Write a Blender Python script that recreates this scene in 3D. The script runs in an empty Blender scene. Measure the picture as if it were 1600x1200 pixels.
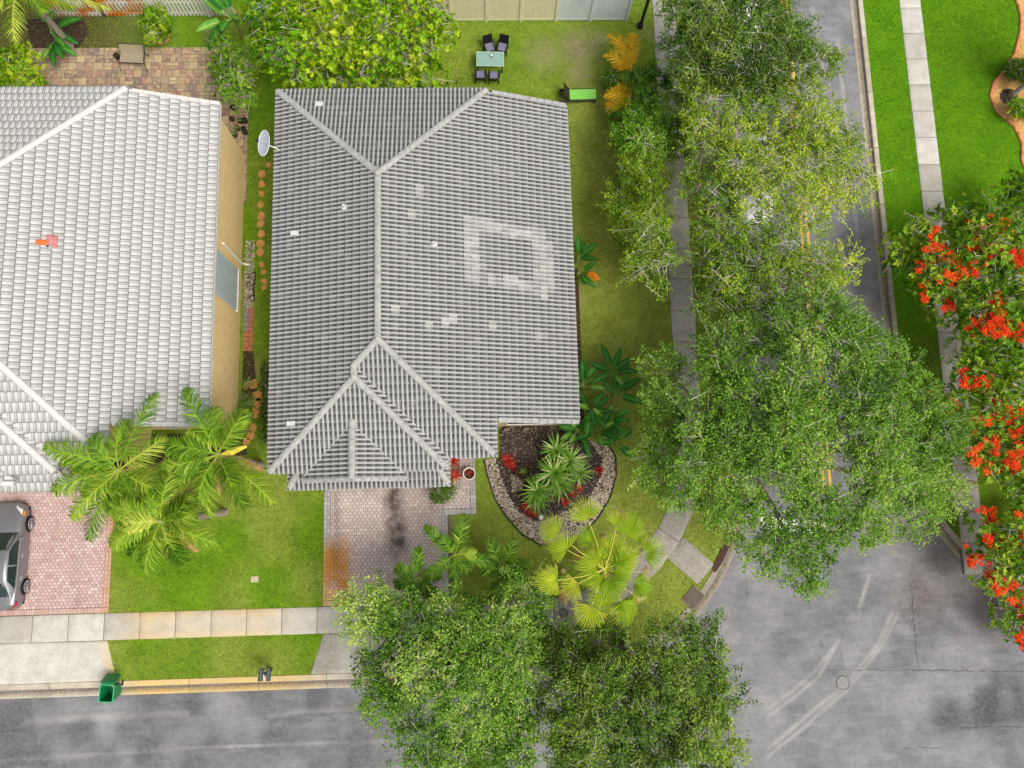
import bpy, bmesh, math, random
import numpy as np
from mathutils import Matrix, Vector

# ------------------------------------------------------------------ camera, world, sun, exposure
SC = bpy.context.scene
COL = SC.collection
H, F = 38.0, 1280.0                       # flying height (m), focal length in px of the 1600 px wide photograph
def _n(a): return a / np.linalg.norm(a)
_Z = -_n(np.array([758 - 800, -(815 - 600), -F], float))
_Y = np.array([590 - 800, 8000.0, -F]); _Y = _n(_Y - _Z * (_Y @ _Z))
_X = np.cross(_Y, _Z)
_R = np.array([_X, _Y, _Z])
cam_d = bpy.data.cameras.new('camera'); cam = bpy.data.objects.new('camera', cam_d); COL.objects.link(cam)
cam_d.sensor_width = 36; cam_d.lens = F / 1600 * 36; cam_d.clip_end = 3000
M4 = Matrix([list(map(float, r)) + [0] for r in _R] + [[0, 0, 0, 1]])
cam.matrix_world = Matrix.Translation((0, 0, H)) @ M4
SC.camera = cam

w = bpy.data.worlds.new('World'); SC.world = w; w.use_nodes = True
SUN_EL, SUN_AZ = 60.0, -42.0              # azimuth of the sun, degrees counter-clockwise from +x
sky = w.node_tree.nodes.new('ShaderNodeTexSky'); sky.sky_type = 'NISHITA'; sky.sun_disc = False
sky.sun_elevation = math.radians(SUN_EL); sky.sun_rotation = math.radians(90 - SUN_AZ)
sky.dust_density = 6.0; sky.air_density = 1.0; sky.ozone_density = 0.4
bg = w.node_tree.nodes['Background']; bg.inputs[1].default_value = 0.11
hs = w.node_tree.nodes.new('ShaderNodeHueSaturation'); hs.inputs['Saturation'].default_value = 0.3     # a veil of bright cloud
w.node_tree.links.new(sky.outputs[0], hs.inputs['Color']); w.node_tree.links.new(hs.outputs[0], bg.inputs[0])
sd = bpy.data.lights.new('sun', 'SUN'); sun = bpy.data.objects.new('sun', sd); COL.objects.link(sun)
sd.energy = 1.5; sd.angle = math.radians(24); sd.color = (1.0, 0.93, 0.82)
_d = Vector((math.cos(math.radians(SUN_AZ)) * math.cos(math.radians(SUN_EL)), math.sin(math.radians(SUN_AZ)) * math.cos(math.radians(SUN_EL)), math.sin(math.radians(SUN_EL))))
sun.rotation_euler = _d.to_track_quat('Z', 'Y').to_euler(); sun.location = (20, -20, 40)
SC.view_settings.view_transform = 'Standard'; SC.view_settings.look = 'None'
SC.view_settings.gamma = 1; SC.view_settings.exposure = 0.5
SC.cycles.max_bounces = 5; SC.cycles.diffuse_bounces = 3; SC.cycles.transparent_max_bounces = 4
SC.cycles.use_denoising = True

# ------------------------------------------------------------------ helpers
def G(u, v, h=0.0):
    """where the sight line through a spot of the survey photograph meets the height h"""
    q = _R @ np.array([(u - 800) / F, -(v - 600) / F, -1.0]); t = (h - H) / q[2]
    return (float(q[0] * t), float(q[1] * t))
def GP(pts, h=0.0): return [G(u, v, h) for u, v in pts]
RNG = np.random.default_rng(7); RND = random.Random(5)

def tag(o, label=None, cat=None, group=None, kind=None):
    if label: o['label'] = label
    if cat: o['category'] = cat
    if group: o['group'] = group
    if kind: o['kind'] = kind
    return o
def link(o, parent=None, world=False):
    COL.objects.link(o)
    if parent is not None:
        o.parent = parent
        if world: o.matrix_parent_inverse = parent.matrix_basis.inverted()
    return o
def empty(name, loc=(0, 0, 0), rz=0.0, label=None, cat=None, group=None, kind=None):
    o = bpy.data.objects.new(name, None); o.location = loc; o.rotation_euler = (0, 0, rz); o.empty_display_size = 0.3
    o.matrix_basis = Matrix.Translation(loc) @ Matrix.Rotation(rz, 4, 'Z')
    link(o); return tag(o, label, cat, group, kind)

def fast_mesh(name, V, Fc, mat=None, attrs=None, smooth=False):
    V = np.asarray(V, np.float32); Fc = np.asarray(Fc, np.int32)
    me = bpy.data.meshes.new(name); k = Fc.shape[1]
    me.vertices.add(len(V)); me.vertices.foreach_set('co', V.ravel())
    me.loops.add(Fc.size); me.loops.foreach_set('vertex_index', Fc.ravel())
    me.polygons.add(len(Fc)); me.polygons.foreach_set('loop_start', np.arange(len(Fc), dtype=np.int32) * k)
    me.update(calc_edges=True)
    if smooth: me.polygons.foreach_set('use_smooth', np.ones(len(Fc), bool))
    for an, val in (attrs or {}).items():
        a = me.attributes.new(an, 'FLOAT', 'POINT'); a.data.foreach_set('value', np.asarray(val, np.float32))
    if mat: me.materials.append(mat)
    return me
def obj(name, me, parent=None, world=False):
    return link(bpy.data.objects.new(name, me), parent, world)

class MB:
    """collects simple shapes into one mesh"""
    def __init__(s): s.v = []; s.f = []
    def add(s, v, f):
        b = len(s.v); s.v += [tuple(map(float, p)) for p in v]; s.f += [tuple(b + i for i in q) for q in f]; return s
    def box(s, x0, x1, y0, y1, z0, z1, M=None, bev=0.0):
        if bev:
            b = bev; v = []
            for z, i in ((z0, 0), (z1 - b, 0), (z1, b)):
                v += [(x0 + i, y0 + i, z), (x1 - i, y0 + i, z), (x1 - i, y1 - i, z), (x0 + i, y1 - i, z)]
            f = [(3, 2, 1, 0), (8, 9, 10, 11)]
            for r in (0, 4): f += [(r + i, r + (i + 1) % 4, r + 4 + (i + 1) % 4, r + 4 + i) for i in range(4)]
        else:
            v = [(x, y, z) for z in (z0, z1) for x, y in ((x0, y0), (x1, y0), (x1, y1), (x0, y1))]
            f = [(3, 2, 1, 0), (4, 5, 6, 7)] + [(i, (i + 1) % 4, 4 + (i + 1) % 4, 4 + i) for i in range(4)]
        if M is not None: v = [M @ Vector(p) for p in v]
        return s.add(v, f)
    def tube(s, pts, rad, n=6, cap=True):
        pts = [Vector(p) for p in pts]
        rad = rad if isinstance(rad, (list, tuple)) else [rad] * len(pts)
        v = []; f = []; up = Vector((0.13, 0.21, 1)).normalized()
        for i, p in enumerate(pts):
            d = (pts[min(i + 1, len(pts) - 1)] - pts[max(i - 1, 0)]).normalized()
            a = d.cross(up)
            if a.length < 0.05: a = d.cross(Vector((1, 0, 0)))
            a.normalize(); b = a.cross(d)
            v += [p + (a * math.cos(2 * math.pi * k / n) + b * math.sin(2 * math.pi * k / n)) * rad[i] for k in range(n)]
        for i in range(len(pts) - 1):
            f += [(i * n + k, i * n + (k + 1) % n, (i + 1) * n + (k + 1) % n, (i + 1) * n + k) for k in range(n)]
        if cap: f += [tuple(range(n))[::-1], tuple((len(pts) - 1) * n + k for k in range(n))]
        return s.add(v, f)
    def lathe(s, prof, n=20, c=(0, 0), sx=1, sy=1):
        v = [(c[0] + r * sx * math.cos(2 * math.pi * k / n), c[1] + r * sy * math.sin(2 * math.pi * k / n), z) for r, z in prof for k in range(n)]
        f = [(i * n + k, i * n + (k + 1) % n, (i + 1) * n + (k + 1) % n, (i + 1) * n + k) for i in range(len(prof) - 1) for k in range(n)]
        f += [tuple(range(n))[::-1], tuple((len(prof) - 1) * n + k for k in range(n))]
        return s.add(v, f)
    def prism(s, poly, z0, z1, bev=0.0):
        n = len(poly); c = np.mean(np.array(poly), 0)
        ins = [(p[0] + (c[0] - p[0]) * bev, p[1] + (c[1] - p[1]) * bev) for p in poly]
        v = [(x, y, z0) for x, y in poly] + [(x, y, z1 - (0.4 * (z1 - z0) if bev else 0)) for x, y in poly]
        f = [tuple(range(n))[::-1]] + [(i, (i + 1) % n, n + (i + 1) % n, n + i) for i in range(n)]
        if bev:
            v += [(x, y, z1) for x, y in ins]
            f += [(n + i, n + (i + 1) % n, 2 * n + (i + 1) % n, 2 * n + i) for i in range(n)] + [tuple(2 * n + i for i in range(n))]
        else: f += [tuple(n + i for i in range(n))]
        return s.add(v, f)
    def mesh(s, name, mat, smooth=False):
        me = bpy.data.meshes.new(name); me.from_pydata(s.v, [], s.f); me.update()
        if mat: me.materials.append(mat)
        if smooth: me.polygons.foreach_set('use_smooth', np.ones(len(me.polygons), bool))
        return me
    def build(s, name, mat, parent=None, world=False, smooth=False):
        return obj(name, s.mesh(name, mat, smooth), parent, world)
def one(name, mb, mat, label, cat, group=None, kind=None, smooth=False):
    return tag(mb.build(name, mat, smooth=smooth), label, cat, group, kind)
def copy_tree(o, parent=None):
    c = o.copy(); COL.objects.link(c)
    if parent is not None: c.parent = parent
    for ch in o.children: copy_tree(ch, c)
    return c
def inpoly(P, poly):
    P = np.atleast_2d(P); x, y = P[:, 0], P[:, 1]; r = np.zeros(len(P), bool); n = len(poly)
    for i in range(n):
        x0, y0 = poly[i]; x1, y1 = poly[(i + 1) % n]
        c = ((y0 > y) != (y1 > y)) & (x < (x1 - x0) * (y - y0) / ((y1 - y0) if y1 != y0 else 1e-9) + x0)
        r ^= c
    return r
def segdist(P, pts, closed=False):
    P = np.atleast_2d(P); d = np.full(len(P), 1e9); m = len(pts) - (0 if closed else 1)
    for i in range(m):
        a = np.array(pts[i], float); b = np.array(pts[(i + 1) % len(pts)], float); ab = b - a
        t = np.clip(((P - a) @ ab) / max(ab @ ab, 1e-9), 0, 1)
        d = np.minimum(d, np.hypot(*(P - a - t[:, None] * ab).T))
    return d
def blob(P, u, v, r_px, h=0.0, soft=0.5, sx=1.0, sy=1.0):
    c = G(u, v, h); r = r_px / (F / H)
    q = np.hypot((P[:, 0] - c[0]) / sx, (P[:, 1] - c[1]) / sy) / r
    return np.clip((1 - q) / soft, 0, 1)
_vn = {}
def vnoise(P, scale, seed=0):
    """smooth value noise in the plane, 0..1"""
    if seed not in _vn: _vn[seed] = np.random.default_rng(seed + 100).random((256, 256))
    g = _vn[seed]; q = P[:, :2] * scale + 57.3; i = np.floor(q).astype(int); f = q - i; f = f * f * (3 - 2 * f)
    a = g[i[:, 0] % 256, i[:, 1] % 256]; b = g[(i[:, 0] + 1) % 256, i[:, 1] % 256]
    c = g[i[:, 0] % 256, (i[:, 1] + 1) % 256]; d = g[(i[:, 0] + 1) % 256, (i[:, 1] + 1) % 256]
    return (a * (1 - f[:, 0]) + b * f[:, 0]) * (1 - f[:, 1]) + (c * (1 - f[:, 0]) + d * f[:, 0]) * f[:, 1]

# ------------------------------------------------------------------ materials
def lin(c): return tuple(((x / 255) / 12.92 if x <= 10.3 else ((x / 255 + 0.055) / 1.055) ** 2.4) for x in c) + (1,)
class NT:
    def __init__(s, name, rough=0.8, spec=0.3):
        s.m = bpy.data.materials.new(name); s.m.use_nodes = True; s.t = s.m.node_tree; s.n = s.t.nodes; s.l = s.t.links
        s.b = s.n['Principled BSDF']; s.b.inputs['Roughness'].default_value = rough; s.b.inputs['Specular IOR Level'].default_value = spec
        s.pos = s.n.new('ShaderNodeNewGeometry').outputs['Position']
    def noise(s, scale, detail=3, rough=0.6, sy=1.0, sx=1.0):
        v = s.pos
        if sy != 1 or sx != 1:
            mp = s.n.new('ShaderNodeMapping'); mp.inputs['Scale'].default_value = (sx, sy, 1); s.l.new(v, mp.inputs[0]); v = mp.outputs[0]
        t = s.n.new('ShaderNodeTexNoise'); t.inputs['Scale'].default_value = scale; t.inputs['Detail'].default_value = detail; t.inputs['Roughness'].default_value = rough
        s.l.new(v, t.inputs['Vector']); return t.outputs['Fac']
    def attr(s, name):
        a = s.n.new('ShaderNodeAttribute'); a.attribute_name = name; return a.outputs['Fac']
    def ramp(s, x, lo, hi, a=0.0, b=1.0):
        r = s.n.new('ShaderNodeMapRange'); r.inputs[1].default_value = lo; r.inputs[2].default_value = hi; r.inputs[3].default_value = a; r.inputs[4].default_value = b
        s.l.new(x, r.inputs[0]); return r.outputs[0]
    def mix(s, f, a, b):
        m = s.n.new('ShaderNodeMix'); m.data_type = 'RGBA'
        for i, v in ((0, f), (6, a), (7, b)):
            if isinstance(v, (int, float, tuple)): m.inputs[i].default_value = v
            else: s.l.new(v, m.inputs[i])
        return m.outputs[2]
    def math(s, op, a, b):
        m = s.n.new('ShaderNodeMath'); m.operation = op; m.use_clamp = op in ('ADD', 'MULTIPLY')
        for i, v in ((0, a), (1, b)):
            if isinstance(v, (int, float)): m.inputs[i].default_value = v
            else: s.l.new(v, m.inputs[i])
        return m.outputs[0]
    def rand(s): return s.n.new('ShaderNodeObjectInfo').outputs['Random']
    def island(s): return s.n.new('ShaderNodeNewGeometry').outputs['Random Per Island']
    def color(s, c): s.l.new(c, s.b.inputs['Base Color']) if not isinstance(c, tuple) else setattr(s.b.inputs['Base Color'], 'default_value', c)
    def bump(s, h, strength=0.3, dist=0.02):
        b = s.n.new('ShaderNodeBump'); b.inputs['Strength'].default_value = strength; b.inputs['Distance'].default_value = dist
        s.l.new(h, b.inputs['Height']); s.l.new(b.outputs[0], s.b.inputs['Normal'])
    def translucent(s, col, f=0.3):
        t = s.n.new('ShaderNodeBsdfTranslucent'); m = s.n.new('ShaderNodeMixShader'); m.inputs[0].default_value = f
        s.l.new(col, t.inputs[0]); s.l.new(s.b.outputs[0], m.inputs[1]); s.l.new(t.outputs[0], m.inputs[2])
        s.l.new(m.outputs[0], s.n['Material Output'].inputs[0])
def plain(name, c, rough=0.7, var=0.12, scale=6, metal=0.0, spec=0.3, bump=0.0):
    """a colour with some grain"""
    k = NT(name, rough, spec); k.b.inputs['Metallic'].default_value = metal
    c = lin(c) if max(c) > 1.01 else tuple(c) + (1,)
    lo = tuple(x * (1 - var) for x in c[:3]) + (1,); hi = tuple(min(1, x * (1 + var)) for x in c[:3]) + (1,)
    n = k.noise(scale, 4); k.color(k.mix(k.ramp(n, 0.3, 0.7), lo, hi))
    if bump: k.bump(n, bump)
    return k.m
MAT = {}
def leafmat(name, cols, rough=0.55, tr=0.25):
    """leaf colours along the tint attribute, dark to light"""
    k = NT(name, rough, 0.15)
    cr = k.n.new('ShaderNodeValToRGB'); e = cr.color_ramp.elements
    while len(e) < len(cols): e.new(0.5)
    for i, c in enumerate(cols): e[i].position = i / (len(cols) - 1); e[i].color = lin(c)
    k.l.new(k.attr('tint'), cr.inputs[0]); k.color(cr.outputs[0]); k.translucent(cr.outputs[0], tr)
    MAT[name] = k.m; return k.m
# ------------------------------------------------------------------ ground materials
def mk_lawn():
    k = NT('lawn', 0.9, 0.1)
    n1 = k.noise(0.9, 5, .7); n2 = k.noise(4.5, 4, 0.8); n3 = k.noise(13, 3, 0.8)
    g = k.mix(k.ramp(n1, 0.3, 0.7), lin((84, 124, 14)), lin((124, 162, 32)))
    g = k.mix(k.attr('olive'), g, k.mix(k.ramp(n1, 0.3, 0.7), lin((122, 138, 44)), lin((162, 170, 80))))
    g = k.mix(k.attr('bright'), g, k.mix(k.ramp(n1, 0.3, 0.7), lin((76, 130, 8)), lin((104, 156, 18))))
    g = k.mix(k.ramp(n2, 0.45, 0.72, 0, 0.6), g, lin((52, 84, 10)))
    g = k.mix(k.ramp(n3, 0.52, 0.72, 0, 0.5), g, lin((142, 168, 62))); g = k.mix(k.ramp(k.noise(17, 3, .8), 0.52, 0.7, 0, 0.6), g, lin((44, 66, 12)))
    d = k.math('MULTIPLY', k.attr('dirt'), k.ramp(k.noise(7, 5, 0.75), 0.33, 0.55))
    g = k.mix(d, g, k.mix(k.ramp(n2, 0.3, 0.7), lin((112, 100, 72)), lin((176, 164, 136))))
    g = k.mix(k.math('MULTIPLY', k.attr('litter'), k.ramp(k.noise(11, 5, 0.8), 0.3, 0.6)), g, k.mix(n3, lin((44, 36, 20)), lin((84, 68, 34))))
    k.color(g); k.bump(k.noise(40, 3, 0.8), 0.9, 0.05); MAT['lawn'] = k.m
def mk_road():
    k = NT('asphalt', 0.85, 0.25)
    n1 = k.noise(0.45, 5, 0.65); n2 = k.noise(5, 4, 0.7); n3 = k.noise(16, 3, 0.8); ns = k.noise(1.3, 5, 0.7, sy=2.2, sx=0.5)
    c = k.mix(k.ramp(n1, 0.32, 0.68), lin((97, 98, 102)), lin((138, 138, 140)))
    c = k.mix(k.ramp(ns, 0.48, 0.72, 0, 0.4), c, lin((156, 154, 156)))
    c = k.mix(k.ramp(n2, 0.52, 0.8, 0, 0.5), c, lin((84, 84, 92)))
    c = k.mix(k.math('MULTIPLY', k.attr('light'), k.ramp(n2, 0.25, 0.6, 0.5, 1.0)), c, lin((176, 174, 171)))
    c = k.mix(k.math('MULTIPLY', k.attr('dark'), k.ramp(n2, 0.25, 0.6, 0.5, 1.0)), c, lin((62, 61, 66)))
    c = k.mix(k.math('MULTIPLY', k.attr('litter'), k.ramp(k.noise(9, 5, 0.75), 0.35, 0.65)), c, lin((92, 66, 52)))
    c = k.mix(k.ramp(n3, 0.56, 0.72, 0, 0.5), c, lin((172, 170, 168)))
    c = k.mix(k.ramp(k.noise(14, 4, 0.8), 0.56, 0.7, 0, 0.55), c, lin((66, 66, 72)))
    k.color(c); k.bump(n3, 0.35, 0.01); MAT['asphalt'] = k.m
def mk_concrete(name, a, b, grime=(110, 100, 84)):
    k = NT(name, 0.88, 0.2); n1 = k.noise(1.7, 5, 0.65); n2 = k.noise(11, 4, 0.7)
    c = k.mix(k.ramp(n1, 0.3, 0.7), lin(a), lin(b))
    c = k.mix(k.ramp(n2, 0.5, 0.78, 0, 0.4), c, lin(grime))
    c = k.mix(k.math('MULTIPLY', k.attr('rust'), k.ramp(n1, 0.2, 0.7, 0.45, 1.0)), c, lin((214, 174, 82)))
    c = k.mix(k.math('MULTIPLY', k.attr('grime'), k.ramp(n2, 0.25, 0.62, 0.35, 1.0)), c, lin((84, 72, 58)))
    c = k.mix(k.math('MULTIPLY', k.rand(), 0.35), c, lin(grime))
    c = k.mix(k.ramp(k.noise(70, 2, 0.8), 0.64, 0.8, 0, 0.5), c, lin((92, 88, 80)))
    k.color(c); k.bump(n2, 0.15, 0.01); MAT[name] = k.m
mk_lawn(); mk_road(); mk_concrete('concrete', (178, 175, 168), (204, 201, 194)); mk_concrete('kerb', (172, 162, 142), (202, 194, 176))

def mk_paver(name, cols, gap):
    k = NT(name, 0.85, 0.2); r = k.island()
    cr = k.n.new('ShaderNodeValToRGB'); cr.color_ramp.interpolation = 'LINEAR'; e = cr.color_ramp.elements
    while len(e) < len(cols): e.new(0.5)
    for i, c in enumerate(cols): e[i].position = i / (len(cols) - 1); e[i].color = lin(c)
    k.l.new(r, cr.inputs[0]); c = cr.outputs[0]
    c = k.mix(k.ramp(k.noise(0.9, 4), 0.35, 0.7, 0, 0.45), c, lin(gap))
    c = k.mix(k.ramp(k.noise(25, 3), 0.5, 0.8, 0, 0.4), c, lin((120, 104, 96)))
    c = k.mix(k.math('MULTIPLY', k.attr('rust'), k.ramp(k.noise(2.5, 4), 0.25, 0.6, 0.5, 1)), c, lin((190, 132, 58)))
    c = k.mix(k.math('MULTIPLY', k.attr('dark'), k.ramp(k.noise(3, 5), 0.25, 0.65, 0.35, 0.95)), c, lin((70, 58, 54)))
    k.color(c); k.bump(k.noise(30, 3), 0.2, 0.01); MAT[name] = k.m
mk_paver('drive_paver', [(184, 166, 162), (202, 188, 184), (196, 174, 164), (214, 202, 198)], (176, 164, 162))
mk_paver('neighbour_paver', [(180, 150, 146), (200, 176, 172), (192, 166, 158), (208, 190, 184)], (172, 138, 136))
mk_paver('grey_paver', [(158, 158, 160), (182, 180, 180), (170, 168, 164), (196, 194, 190)], (150, 148, 146))
def mk_patio():
    k = NT('patio_paver', 0.85, 0.2)
    cr = k.n.new('ShaderNodeValToRGB'); e = cr.color_ramp.elements
    cols = [(132, 108, 98), (170, 148, 116), (152, 118, 106), (182, 164, 128), (122, 108, 102), (160, 128, 108)]
    while len(e) < len(cols): e.new(0.5)
    for i, c in enumerate(cols): e[i].position = i / (len(cols) - 1); e[i].color = lin(c)
    k.l.new(k.rand(), cr.inputs[0]); c = cr.outputs[0]
    c = k.mix(k.ramp(k.noise(4.5, 4, 0.7), 0.5, 0.62, 0, 0.55), c, lin((194, 180, 138)))
    c = k.mix(k.ramp(k.noise(6, 4, 0.7), 0.55, 0.7, 0, 0.6), c, lin((112, 92, 86)))
    k.color(c); k.bump(k.noise(20, 3), 0.25, 0.01); MAT['patio_paver'] = k.m
mk_patio()
MAT['joint'] = plain('paver_joint', (112, 100, 90), 0.95, 0.3, 12)
MAT['soil'] = plain('soil', (62, 50, 38), 0.95, 0.5, 9, bump=0.5)
MAT['mulch'] = plain('mulch', (58, 50, 46), 0.95, 0.7, 16, bump=0.6)
MAT['yellow_paint'] = plain('yellow_road_paint', (214, 172, 62), 0.75, 0.35, 9)
MAT['white_paint'] = plain('white_road_paint', (232, 230, 224), 0.75, 0.12, 5)
MAT['crack'] = plain('road_crack', (76, 72, 71), 0.95, 0.3, 8)

# ------------------------------------------------------------------ blocks, road, kerbs
def arc(cx, cy, r, a0, a1, n=14): return [(cx + r * math.cos(math.radians(a0 + (a1 - a0) * i / n)), cy + r * math.sin(math.radians(a0 + (a1 - a0) * i / n))) for i in range(n + 1)]
YK, XK, RA = -7.06, 12.2, 9.0
pathA = [(-34, YK), (-26, YK), (-20, YK), (-14, YK), (-8, YK), (-3, YK)] + arc(XK - RA, YK + RA, RA, -90, 0, 16) + [(XK, 5), (XK, 10), (XK, 16), (XK, 22), (XK, 30)]
XB = 19.5
pathB = [(XB, 30), (XB, 24), (XB, 18), (XB, 12), (XB, 7)] + arc(28.5, 3.9, 9.0, 180, 270, 16) + [(34, -5.1)]
def densify(p, step):
    o = [p[0]]
    for a, b in zip(p, p[1:]):
        L = math.dist(a, b); n = max(1, int(round(L / step)))
        o += [(a[0] + (b[0] - a[0]) * i / n, a[1] + (b[1] - a[1]) * i / n) for i in range(1, n + 1)]
    return o
def offset(p, d):
    """to the left of the walking direction"""
    o = []
    for i in range(len(p)):
        a = np.array(p[max(i - 1, 0)]); b = np.array(p[min(i + 1, len(p) - 1)]); t = _n(b - a)
        o.append((p[i][0] - t[1] * d, p[i][1] + t[0] * d))
    return o
inA = offset(pathA, 0.5); inB = offset(pathB, 0.5)
blockA = inA + [(-34, 30)]; blockB = inB + [(34, 30)]
def grid(x0, x1, y0, y1, st, keep):
    nx = int(round((x1 - x0) / st)); ny = int(round((y1 - y0) / st))
    X, Y = np.meshgrid(x0 + st * np.arange(nx + 1), y0 + st * np.arange(ny + 1), indexing='ij')
    P = np.stack([X.ravel(), Y.ravel()], 1)
    I, J = np.meshgrid(np.arange(nx), np.arange(ny), indexing='ij'); I = I.ravel(); J = J.ravel()
    C = np.stack([x0 + st * (I + 0.5), y0 + st * (J + 0.5)], 1); m = keep(C); I, J = I[m], J[m]
    q = lambda i, j: i * (ny + 1) + j
    Fc = np.stack([q(I, J), q(I + 1, J), q(I + 1, J + 1), q(I, J + 1)], 1)
    us = np.unique(Fc); mp = np.full(len(P), -1); mp[us] = np.arange(len(us))
    return P[us], mp[Fc]
# far ground, one sheet to the horizon
gm = MB().add([(-700, -700, -0.25), (700, -700, -0.25), (700, 700, -0.25), (-700, 700, -0.25)], [(0, 1, 2, 3)])
tag(gm.build('ground', MAT['lawn']), kind='structure')

def lawn_attrs(P):
    z = np.zeros(len(P)); olive = z.copy(); dirt = z.copy(); litter = z.copy(); bright = z.copy()
    x, y = P[:, 0], P[:, 1]; nz = vnoise(P, 0.35, 1)
    sm = lambda v, a, b: np.clip((v - a) / (b - a), 0, 1)
    side = sm(x, 3.0, 5.0) * (1 - sm(x, 12, 13))
    olive = np.clip(side * (0.75 + 0.5 * nz) * (1 - 0.55 * sm(y, 20, 24)), 0, 1)
    olive = np.maximum(olive, sm(x, -2.2, -1.0) * (1 - sm(y, 3, 4)) * (0.5 + 0.5 * nz) * (1 - sm(x, 12, 13)))
    olive = np.maximum(olive, sm(y, 17, 19) * sm(x, -5, -1) * (1 - sm(x, 12, 13)) * (0.25 + 0.5 * nz))
    olive = np.maximum(olive, 0.75 * sm(vnoise(P, .55, 21) * .6 + nz * .4, 0.42, 0.75) * (x < -6))
    bright = np.clip(sm(x, 19, 19.6) * sm(y, 4, 9), 0, 1)
    for u, v, r, a in ((905, 75, 52, 1.0), (850, 85, 48, .75), (935, 62, 26, 1), (700, 820, 22, .7), (905, 115, 36, .7), (170, 60, 60, .5), (955, 600, 40, .3), (395, 580, 26, .6), (380, 445, 22, .9), (385, 620, 22, .7), (900, 470, 26, .5), (330, 55, 20, .7), (1000, 120, 26, .5), (1010, 52, 22, .4), (690, 835, 20, .8)):
        dirt = np.maximum(dirt, a * blob(P, u, v, r, soft=0.8))
    for u, v, r, a in ((1460, 560, 75, .9), (1475, 680, 90, 1), (1500, 800, 80, .9), (1570, 700, 120, .9), (1110, 300, 60, .8), (1130, 560, 90, .8), (1110, 440, 60, .8), (860, 1010, 120, .9), (975, 270, 45, .6), (965, 180, 35, .5), (1450, 480, 45, .6), (950, 505, 25, .35), (1020, 540, 45, .45)):
        litter = np.maximum(litter, a * blob(P, u, v, r, soft=0.9))
    m = (x < -13.2) & (y > 23.3); dirt[m] = np.maximum(dirt[m], 0.35 * (1 - sm(x[m], -16.5, -14.5))); litter[m] = np.maximum(litter[m], 1.0 * (1 - sm(x[m], -18.5, -15.5)))
    return dict(olive=olive, dirt=dirt, litter=litter, bright=bright)
for nm, poly, bx in (('lawn', blockA, (-34, 13, -8, 30)), ('verge_lawn', blockB, (19, 34, -6, 30))):
    P, Fc = grid(*bx, 0.2, lambda C: inpoly(C, poly))
    V = np.c_[P, 0.012 * (vnoise(P, 1.3, 3) - 0.5)]
    tag(obj(nm, fast_mesh(nm, V, Fc, MAT['lawn'], lawn_attrs(P), True)), kind='structure')

# road sheet with its tyre tracks, patches and leaf litter
deepA = offset(pathA, 0.55) + [(-34, 30)]; deepB = offset(pathB, 0.55) + [(34, 30)]
P, Fc = grid(-34, 34, -22, 30, 0.11, lambda C: ~(inpoly(C, deepA) | inpoly(C, deepB)))
light = np.zeros(len(P)); dark = light.copy(); lit = light.copy()
for pts, wd in (([(1200, 1110), (1240, 1080), (1275, 1050), (1300, 1018), (1312, 1002)], .13), ([(1200, 1122), (1246, 1088), (1282, 1056), (1308, 1010)], .11), ([(1200, 1172), (1250, 1130), (1290, 1096), (1318, 1078), (1340, 1050), (1375, 1005), (1396, 958)], .13), ([(1200, 1184), (1258, 1138), (1298, 1102), (1322, 1082), (1348, 1052), (1382, 1005), (1405, 960)], .11),
                ([(1345, 950), (1352, 925), (1360, 900)], .12), ([(0, 1190), (150, 1180), (330, 1168), (600, 1160)], .1), ([(40, 1130), (170, 1120), (290, 1115)], .22), ([(420, 1120), (480, 1112), (560, 1108)], .12), ([(1310, 60), (1325, 200), (1345, 400)], .12), ([(1270, 10), (1290, 120)], .15)):
    d = segdist(P, GP(pts)); light = np.maximum(light, np.clip(1.3 - d / (wd * .8), 0, 1) * (0.25 + 0.6 * vnoise(P, 1.6, 4) * (.4 + .6 * vnoise(P, 4.0, 5))))
for u, v, r, a, sx in ((1545, 1105, 55, .9, 1.3), (1500, 1120, 40, .7, 1.4), (1590, 1100, 50, .8, 1), (410, 1085, 40, .6, 2), (1480, 950, 70, .55, 1.0), (1340, 470, 45, .6, .5), (1355, 560, 50, .5, .5), (700, 1160, 60, .3, 2), (60, 1150, 70, .3, 1.5), (1430, 900, 40, .6, 1.2), (490, 1150, 40, .4, 2), (60, 1150, 110, .6, 1.5), (250, 1140, 120, .6, 1.5), (430, 1110, 90, .65, 1.5), (520, 1160, 90, .6, 1.5), (150, 1110, 60, .5, 2), (1300, 960, 60, .25, 1)):
    dark = np.maximum(dark, a * blob(P, u, v, r, soft=0.6, sx=sx) * np.clip(vnoise(P, 1.1, 6) * 1.8 - .1, 0, 1))
for u, v, r, a in ((1490, 870, 90, .8), (1440, 930, 60, .7), (1570, 940, 70, .95), (1370, 480, 40, .5), (1380, 380, 40, .4), (1420, 820, 60, .7), (1530, 930, 60, .6), (1250, 700, 150, .35), (1210, 480, 70, .5)):
    lit = np.maximum(lit, a * blob(P, u, v, r, soft=1.0))
road = obj('road', fast_mesh('road', np.c_[P, np.full(len(P), -0.115)], Fc, MAT['asphalt'], dict(light=light, dark=dark, litter=lit))); tag(road, kind='structure')

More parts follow.
